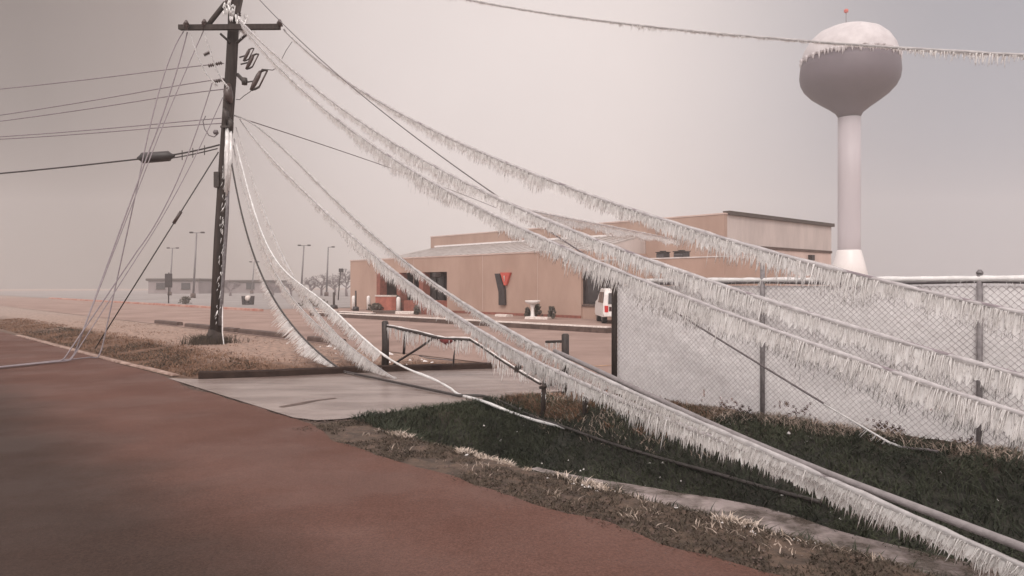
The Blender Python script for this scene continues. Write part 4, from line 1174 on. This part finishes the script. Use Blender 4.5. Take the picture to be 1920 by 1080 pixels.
# lines leaving the pole to the left
GL = 'lines running off to the left of the pole'
left_flat = [([(420, 119), (385, 123), (320, 130), (259, 138)], 'thin upper line running left, topmost of the near-level ones'), ([(425, 147), (385, 153), (320, 163), (259, 174)], 'thin line running left just above the middle of the fuses'),
             ([(428, 167), (385, 171), (320, 181), (259, 190)], 'thin line running left beneath the fuses'), ([(425, 221), (345, 228), (259, 236)], 'upper of two close level lines left of the pole'),
             ([(425, 231), (345, 236), (259, 243)], 'lower of two close level lines left of the pole')]
for i, (px, lab) in enumerate(left_flat):
    wire(span(px, (-30, 24), deg=2, ext=24, up=.003), lab, .014, 0, 0, None, seed=20 + i, group=GL, core='cable_mauve')
sp = span([(412, 272), (380, 279), (330, 290), (262, 298)], (-30, 23), deg=2, ext=22, up=.003)
root = empty('splice_cable', sp[0]); tag(root, 'thick black splice closure hung between double cables left of the pole', 'cable splice')
mb = MB(); mb.tube(sp[::4], .022, 6); part(mb, 'cable', M['cable_dk'], root)
mb = MB(); mb.tube([Vector(p) + Vector((0, 0, -.085)) for p in sp[4:158:4]], .016, 6); part(mb, 'lower_cable', M['cable_dk'], root)
A_ = on_plane(328, 290, (sp[0][0], sp[0][1]), (-30, 23)); B_ = on_plane(259, 298, (sp[0][0], sp[0][1]), (-30, 23))
def sppt(px, py):
    k, z = on_plane(px, py, (sp[0][0], sp[0][1]), (-30, 23)); return Vector((sp[0][0] + k * (-30 - sp[0][0]), sp[0][1] + k * (23 - sp[0][1]), z))
mb = MB(); a, b = sppt(328, 292), sppt(258, 297)
mb.tube([a, a.lerp(b, .10), a.lerp(b, .16), a.lerp(b, .84), a.lerp(b, .9), b], [.03, .08, .14, .15, .09, .03], 12); part(mb, 'splice_closure', M['black'], root)
mb = MB()
for q in (342, 362, 384): p = sppt(q, 293 - (q - 330) * .22); mb.tube([p + Vector((0, 0, .12)), p + Vector((0, 0, -.14))], .012, 5)
part(mb, 'spacer', M['metal_dk'], root)
steep = [([(345, 60), (322, 105), (305, 145), (285, 230), (268, 300), (259, 342)], .012, 'leftmost wire falling steeply from the left end of the crossarm'),
         ([(352, 62), (335, 120), (318, 180), (300, 232), (283, 275)], .014, 'darker wire beside the leftmost one'),
         ([(384, 60), (352, 118), (330, 170), (312, 225), (292, 285), (262, 340)], .010, 'wire falling left from the inner crossarm insulator'),
         ([(398, 160), (372, 225), (352, 300), (330, 350), (295, 408), (259, 470)], .012, 'wire falling left from below the fuses'),
         ([(418, 185), (392, 235), (365, 300), (335, 355), (300, 412), (259, 480)], .009, 'faint wire falling left just under the splice'), ]
for i, (px, r_, lab) in enumerate(steep):
    wire(span(px, (-12.5 - .2 * i, 8.0 + .4 * i), deg=2, ext=6.5, up=.0, D0=PD + .1), lab, r_ * 1.25, 0, 0, None, seed=30 + i, group=GL, core='cable_mauve')
for p0, p1, lab in (((384, 60), (430, 165), 'short iced jumper slanting from the crossarm to the pole'), ((357, 63), (408, 160), 'short iced jumper slanting from the arm end to the fuses')):
    a, b = at(*p0, PD - .2), at(*p1, PD - .3)
    wire([a.lerp(b, i / 10) + Vector((0, 0, -.25 * math.sin(math.pi * i / 10))) for i in range(11)], lab, .010, .018, 120, fl(.05, .12), .1, .006, 40, icem='sheath', group=GL)
# guy wire to the ground
a = at(410, 285, PD - .1); gz = at(196, 650, PD); b = Vector((gz.x, gz.y, float(zt(*to_st(gz.x, gz.y))) - .05))
root = empty('guy_wire', b); tag(root, 'taut dark guy wire slanting from the pole to the left', 'guy wire')
b2 = at(259, 525, PD - .05); b = a + (b2 - a) * ((a.z - b.z) / (a.z - b2.z))
mb = MB(); mb.tube([a, a.lerp(b, .5), b], .016, 6); part(mb, 'cable', M['cable_dk'], root)
mb = MB(); mb.tube([a.lerp(b, .30), a.lerp(b, .36)], .045, 8); part(mb, 'strain_insulator', M['porcelain'], root)

# ------------------------------------------------------------------ chain-link fence
SFN = 8.37
fence = empty('chain_link_fence', st(SFN, 6.96, 0))
tag(fence, 'chain link fence glazed with ice, running from the dark end post out of the picture', 'fence')
pts_t = [6.96 - 2.32 * i for i in range(8)]
for i, t in enumerate(pts_t):
    z0 = float(zt(SFN, t)); r_ = .042 if i == 0 else .028
    mb = MB(); ztop = 1.80 if i == 0 else (2.0 if i == 1 else 1.82)
    mb.tube([st(SFN, t, z0 - .1), st(SFN, t, ztop)], r_, 10)
    p = part(mb, 'fence_post', M['post'] if i else M['wood'], fence)
    mb = MB(); mb.lathe([(r_ * 1.12, 0), (r_ * 1.15, .02), (r_ * .5, .045)], st(SFN, t, ztop - .01), 10); part(mb, 'post_cap', M['galv'], p)
tE = pts_t[-1]
mb = MB(); mb.tube([st(SFN, 6.96 - .0 - (6.96 - tE) * i / 60, 1.745 - .02 * math.sin(math.pi * ((i / 60 * 7) % 1))) for i in range(61)], .022, 8)
rail = part(mb, 'top_rail', M['galv'], fence)
Pr = np.array([tuple(st(SFN, 6.96 - (6.96 - tE) * i / 160, 1.765)) for i in range(161)])
mb = MB(); qq = np.arange(161) * .1; mb.tube(Pr.tolist(), (.03 * (.7 + .7 * fbm(qq * 5, qq * 0 + 2, 3))).tolist(), 7); part(mb, 'rail_ice', M['ice'], rail)
V, s4, L = icicle_arrays(Pr, np.random.default_rng(77), 70, lambda u, q: .11 + 0 * u, .12, .006); tag(icicle_mesh('rail_icicles', V, s4, M['icicle'], rail), kind='stuff')
p_ = .034; NI = int((6.96 - tE) / p_); NJ = int(1.70 / p_)
ii, jj = np.meshgrid(np.arange(NI), np.arange(NJ + 1), indexing='ij')
rg = np.random.default_rng(5)
wob = .012 * (fbm(ii * .06, jj * .08, 3) - .5) * 2
tt_ = 6.93 - (ii + ((ii + jj) % 2)) * p_ + rg.normal(0, .0012, ii.shape)
zb = np.array([float(zt(SFN, 6.93 - i * p_)) for i in range(NI)])
zz_ = zb[:, None] * (1 - jj / NJ) + .03 + jj * p_ + rg.normal(0, .0012, ii.shape)
ss_ = SFN + .036 + wob
c3 = np.stack([UN[0] * ss_ + UT[0] * tt_, UN[1] * ss_ + UT[1] * tt_, zz_], -1)
rw = .0088
ring = []
for a in range(3):
    q = a * 2.094; ring.append(c3 + np.array([UT[0] * rw * math.cos(q) - UN[0] * rw * math.sin(q), UT[1] * rw * math.cos(q) - UN[1] * rw * math.sin(q), 0]))
VV = np.stack(ring, 2); ids = np.arange(NI * (NJ + 1) * 3).reshape(NI, NJ + 1, 3)
fs = np.concatenate([np.stack([ids[:, :-1, k], ids[:, :-1, (k + 1) % 3], ids[:, 1:, (k + 1) % 3], ids[:, 1:, k]], -1).reshape(-1, 4) for k in range(3)])
W0 = np.array(tuple(world_loc(fence)))
me = bpy.data.meshes.new('wire_mesh'); me.from_pydata((VV.reshape(-1, 3) - W0).tolist(), [], fs.tolist()); me.materials.append(M['wire'])
ob = bpy.data.objects.new('wire_mesh', me); C.objects.link(ob); ob.parent = fence
# ice filling the diamonds: a thin glaze bulging in each opening
bul = np.where((ii + jj) % 2 == 1, .011 * (.5 + rg.random(ii.shape)), 0)
tg = 6.93 - ii * p_
keepq = None
for sgn, nm in ((-1, 'ice_film'), (1, 'ice_film')):
    s2 = SFN + .036 + wob + sgn * (.0025 + bul)
    G3 = np.stack([UN[0] * s2 + UT[0] * tg, UN[1] * s2 + UT[1] * tg, zz_], -1)
    ids = np.arange(NI * (NJ + 1)).reshape(NI, NJ + 1)
    a4, b4, c4, d4 = ids[:-1, :-1], ids[1:, :-1], ids[1:, 1:], ids[:-1, 1:]
    ev = ((ii + jj)[:-1, :-1] % 2 == 0)[..., None]
    t1 = np.where(ev, np.stack([a4, b4, c4], -1), np.stack([b4, c4, d4], -1)); t2 = np.where(ev, np.stack([a4, c4, d4], -1), np.stack([b4, d4, a4], -1))
    if keepq is None:
        dn_ = fbm(ii[:-1, :-1] * .09, jj[:-1, :-1] * .09, 4) + .55 * jj[:-1, :-1] / NJ + .16 * rg.random((NI - 1, NJ))
        keepq = (dn_ > .40).reshape(-1)
    me = bpy.data.meshes.new(nm); me.from_pydata((G3.reshape(-1, 3) - W0).tolist(), [], np.concatenate([t1.reshape(-1, 3)[keepq], t2.reshape(-1, 3)[keepq]]).tolist()); me.materials.append(M['icefilm'])
    me.polygons.foreach_set('use_smooth', [True] * len(me.polygons))
    ob = bpy.data.objects.new(nm, me); C.objects.link(ob); ob.parent = fence

# ------------------------------------------------------------------ bent pipe gate and stub posts
SGT = 8.42
def gp(px, py, ds=0.0):
    r = (px - 960) / F; D = (SGT + ds) / (UN[0] * r + UN[1])
    return Vector((r * D, D, H + (HY - py) / F * D))
gb = gp(722, 690); root = empty('pipe_gate', (gb.x, gb.y, 0))
tag(root, 'bent dark pipe gate sagging under ice across the driveway between its two posts', 'gate')
def gt(name, pts, r_, m='metal_dk', n=8):
    mb = MB(); mb.tube(pts, r_, n); return part(mb, name, M[m], root)
mb = MB(); q = gp(722, 604); mb.tube([Vector((gb.x, gb.y, -.1)), Vector((gb.x + .01, gb.y, .5)), Vector((q.x, q.y, q.z)), Vector((q.x, q.y, q.z + .03))], [.078, .075, .07, .045], 10); part(mb, 'gate_post', M['metal_dk'], root)
q = gp(1060, 628)
mb = MB(); mb.tube([Vector((q.x, q.y, -.1)), Vector((q.x, q.y, q.z)), Vector((q.x, q.y, q.z + .02))], [.06, .06, .04], 10); part(mb, 'gate_post', M['metal_dk'], root)
tb = [gp(726, 612), gp(740, 614), gp(752, 617), gp(785, 624), gp(815, 632), gp(835, 636), gp(860, 636), gp(882, 637)]
gt('top_bar', tb, [.02, .025, .035, .036, .036, .036, .034, .03])
mb = MB(); Pq, qq = resample(tb, .06); Pq[:, 2] += .028; mb.tube(Pq.tolist(), (.02 * (.5 + .9 * fbm(qq * 6, qq * 0, 2))).tolist(), 6); part(mb, 'bar_ice', M['hoar'], root)
gt('upright', [gp(761, 619), gp(759, 640), gp(757, 664)], .027)
gt('diagonal_brace', [gp(814, 633), gp(785, 653), gp(750, 675), gp(731, 690)], .024)
fb_ = [gp(882, 637), gp(905, 651), gp(935, 672), gp(965, 691), gp(990, 706), gp(1014, 720)]
gt('fallen_bar', fb_, .026)
gt('hinge_bracket', [gp(976, 682), gp(971, 690), gp(967, 698)], [.02, .06, .03])
gt('latch_bar', [gp(1024, 641), gp(1056, 640)], .022)
gt('lower_wire', [gp(786, 667), gp(800, 671), gp(830, 674), gp(850, 676)], .010, 'cable')
gt('stake', [gp(850, 686), gp(851, 668), gp(853, 656)], [.018, .016, .008])
gt('foot_strut', [gp(738, 684), gp(729, 693)], .02)
mb = MB(); c = gp(838, 640)
mb.tube([gp(820, 635), gp(830, 638), gp(838, 641), gp(847, 638), gp(856, 636)], [.02, .045, .06, .04, .02], 7); mb.tube([gp(836, 641), gp(838, 647)], [.03, .008], 6)
part(mb, 'red_rag', M['rag'], root)
for pl, L_, dn_ in ((tb, .34, 90), (fb_[:5], .30, 80), ([gp(1024, 641), gp(1056, 640)], .2, 70)):
    Pq, _ = resample(pl, .05); Pq[:, 2] -= .02
    V, s4, L = icicle_arrays(Pq, np.random.default_rng(int(L_ * 100)), dn_, lambda u, q: L_ + 0 * u, .05, .006, jit=.02); tag(icicle_mesh('icicle_fringe', V, s4, M['ice'], root), kind='stuff')
mb = MB(); Pq, qq = resample(fb_, .06); Pq[:, 2] += .02; mb.tube(Pq.tolist(), (.018 * (.6 + .8 * fbm(qq * 6, qq * 0, 2))).tolist(), 6); part(mb, 'bar_ice', M['hoar'], root)

for px, py, yt, lab in ((1019, 780, 706, 'splintered stub post with a short crosspiece at the driveway edge'), (1097, 778, 736, 'plain short stub post in the reddish dead grass')):
    c = ground_hit(px, py); hgt = (py - yt) / F * c.y
    root = empty('stub_post', c); tag(root, lab, 'stub post')
    mb = MB(); mb.tube([c + Vector((-.01, 0, -.1)), c + Vector((0, 0, hgt * .55)), c + Vector((.01, 0, hgt * .8)), c + Vector((.012, 0, hgt))], [.030, .034, .030, .006], 8); part(mb, 'post', M['wood'], root)
    if px < 1050:
        z = hgt * .76
        mb = MB(); mb.tube([c + Vector((-.06, -.035, z - .02)), c + Vector((.02, -.04, z)), c + Vector((.12, -.04, z + .03)), c + Vector((.24, -.03, z + .045))], [.02, .026, .022, .012], 7); part(mb, 'crosspiece', M['wood'], root)
    mb = MB()
    for k in range(14):
        p = c + Vector((rr.uniform(-.03, .04), -.02, hgt * rr.uniform(.4, .95))); l = rr.uniform(.02, .07)
        mb.tube([p, p + Vector((-.01, 0, -l))], [.006, .001], 4)
    part(mb, 'ice', M['ice'], root)
#PART4

# ------------------------------------------------------------------ grass
def blades(name, pos, h, m, w=.006, lean=.5, seed=0, hv=.6):
    """grass blades at (s, t) positions"""
    rng = np.random.default_rng(seed); N = len(pos)
    s, t = pos[:, 0], pos[:, 1]
    x = UN[0] * s + UT[0] * t; y = UN[1] * s + UT[1] * t; z = zt(s, t) - .01
    a = rng.random(N) * 6.283; ca, sa = np.cos(a), np.sin(a)
    hh = h * (1 - hv + hv * 2 * rng.random(N) * (.5 + fbm(s * 2.2, t * 2.2, 3)))
    lx = rng.normal(0, lean, N) * hh; ly = rng.normal(0, lean, N) * hh
    ww = w * (.7 + .6 * rng.random(N))
    b0 = np.stack([x - ca * ww, y - sa * ww, z], -1); b1 = np.stack([x + ca * ww, y + sa * ww, z], -1)
    m0 = np.stack([x - ca * ww * .7 + lx * .35, y - sa * ww * .7 + ly * .35, z + hh * .6], -1); m1 = np.stack([x + ca * ww * .7 + lx * .35, y + sa * ww * .7 + ly * .35, z + hh * .6], -1)
    tp = np.stack([x + lx, y + ly, z + hh * .95], -1)
    V = np.stack([b0, b1, m1, m0, tp], 1).reshape(-1, 3); o = np.arange(N)[:, None] * 5
    f4 = (o + np.array([[0, 1, 2, 3]])).tolist(); f3 = (o + np.array([[3, 2, 4]])).tolist()
    me = bpy.data.meshes.new(name); me.from_pydata(V.tolist(), [], f4 + f3); me.materials.append(m)
    ob = bpy.data.objects.new(name, me); C.objects.link(ob); return tag(ob, kind='stuff')
rng = np.random.default_rng(21)
def scatter(N, s0, s1, t0, t1, thr=0.0, sc_=1.3, off=0.0):
    p = np.stack([rng.uniform(s0, s1, N), rng.uniform(t0, t1, N)], 1)
    return p[fbm(p[:, 0] * sc_ + off, p[:, 1] * sc_ + off, 4) > thr] if thr else p
p = scatter(52000, 6.35, 8.25, -7, 8.35, .30)
p = p[p[:, 0] < 8.3 - .6 * (p[:, 1] > 5.5) * rng.random(len(p))]
blades('dark_bank_grass', p, .075, M['grass_dk'], .0065, .95, 1)
p = scatter(9000, 4.9, 7.2, 6.9, 8.42); blades('dark_bank_grass', p, .08, M['grass_dk'], .0065, .7, 15)
p = scatter(9000, 5.0, 6.0, -3, 8.3, .3); blades('near_bank_grass', p, .08, M['grass_dk'], .006, .6, 2)
p = scatter(30000, 4.02, 5.0, -4, 8.3, .40, 2.2); blades('shoulder_grass', p, .032, M['grass_br'], .006, 1.0, 3)
p = scatter(6000, 4.74, 5.02, 2.7, 7.6, .53, 2.4, 4.0); blades('frosted_edge_grass', p, .045, M['grass_ice'], .007, .8, 4)
p = scatter(3000, 4.3, 4.9, -3, 7.6, .62, 3.5, 9.0); blades('frost_flecked_grass', p, .04, M['grass_frost'], .005, 1.0, 5)
p = scatter(16000, 7.35, 8.4, 5.0, 8.35, .42, 2.0); blades('dead_red_grass', p, .065, M['grass_red'], .006, .7, 6)
p = scatter(2600, 7.1, 8.4, 4.6, 8.3, .52, 3.0, 2.0); blades('frosted_bank_grass', p, .075, M['grass_frost'], .006, .8, 7)
p = scatter(7000, 8.0, 8.7, -6, 6.9, .35, 2.2); blades('fence_foot_grass', p, .08, M['grass_br'], .006, .7, 8)
p = scatter(11000, 7.95, 8.5, -6, 5.6, .36, 2.2, 3.0); blades('frosted_fence_grass', p, .085, M['grass_frost'], .006, .8, 9)
p = scatter(24000, 4.95, 7.2, 14.3, 42, .36, .9); p = p[p[:, 0] < 6.2 + .8 * rng.random(len(p))]
blades('brown_bank_grass', p, .050, M['grass_red'], .009, .9, 10)
p = scatter(9000, 4.95, 6.4, 14.4, 32, .46, .9, 5.0); blades('dark_bank_turf', p, .05, M['grass_br'], .009, .9, 11)
p = scatter(4000, 6.6, 10.5, 12.8, 40, .52, 1.6, 7.0); blades('frosted_verge_grass', p, .035, M['grass_frost'], .007, 1.0, 12)
p = np.concatenate([scatter(3000, 6.3, 10.0, 13.4, 36, .52, 1.3, 3.0), np.stack([(q_ := rng.uniform(5.2, 9.8, 7000)), 14.15 - .47 * (q_ - 5) + rng.exponential(.45, 7000)], 1)]); blades('sparse_verge_grass', p, .045, M['grass_red'], .008, 1.0, 14)
s0, t0 = to_st(pb.x, pb.y)
p = np.stack([s0 + rng.normal(-.10, .28, 900), t0 + rng.normal(.12, .25, 900)], 1); blades('pole_foot_grass', p, .20, M['grass_br'], .010, .5, 13)

# stones and lumps of fallen ice as litter on the verge
def litter(name, N, s0, s1, t0, t1, size, m, thr, seed):
    p = scatter(N, s0, s1, t0, t1, thr, 2.4, seed * 3.3); rg = np.random.default_rng(seed); mb = MB()
    for a, b in p:
        r_ = size * rg.uniform(.5, 1.5); z = max(float(zt(a, b)), 0.0 if (a < 4.3 or t0 > 8 and a < 5) else -9)
        c = st(a, b, z + r_ * .2); q = rg.uniform(0, 6)
        vs = [c + Vector((math.cos(q + k * 1.257) * r_ * rg.uniform(.7, 1.3), math.sin(q + k * 1.257) * r_ * rg.uniform(.7, 1.3), -r_ * .3)) for k in range(5)] + [c + Vector((rg.normal(0, r_ * .3), rg.normal(0, r_ * .3), r_ * rg.uniform(.3, .7)))]
        mb.add(vs, [(k, (k + 1) % 5, 5) for k in range(5)])
    return tag(mb.build(name, m), kind='stuff')
litter('ice_litter', 500, 4.7, 5.0, 1, 7.6, .012, M['hoar'], .56, 3)
litter('ice_litter', 70, 8.6, 10.2, 12.6, 20, .05, M['hoar'], .5, 4)
litter('gravel_litter', 2600, 3.4, 4.7, -3, 8.2, .010, M['kerb'], .40, 5)
litter('gravel_litter', 1100, 4.25, 4.75, 8.4, 14.2, .012, M['kerb'], .35, 8)
litter('gravel_litter', 500, 4.7, 8.2, 8.30, 8.75, .012, M['kerb'], .35, 9)
litter('gravel_litter', 900, 4.9, 9.8, 10.8, 14.0, .012, M['kerb_shade'], .5, 10)
litter('ice_litter', 160, 6.4, 8.2, 0, 8, .018, M['hoar'], .45, 6)

# ------------------------------------------------------------------ freezing fog
mb = MB(); mb.box((0, 0, -2), 840, 840, 52)
hz_ = bpy.data.materials.new('freezing_fog'); hz_.use_nodes = True
n = hz_.node_tree.nodes; n.remove(n['Principled BSDF'])
pv = n.new('ShaderNodeVolumePrincipled'); pv.inputs['Color'].default_value = (.95, .90, .885, 1); pv.inputs['Density'].default_value = .0016
pv.inputs['Anisotropy'].default_value = .25
hz_.node_tree.links.new(pv.outputs[0], n['Material Output'].inputs['Volume'])
hz = mb.build('haze', hz_); tag(hz, kind='stuff')
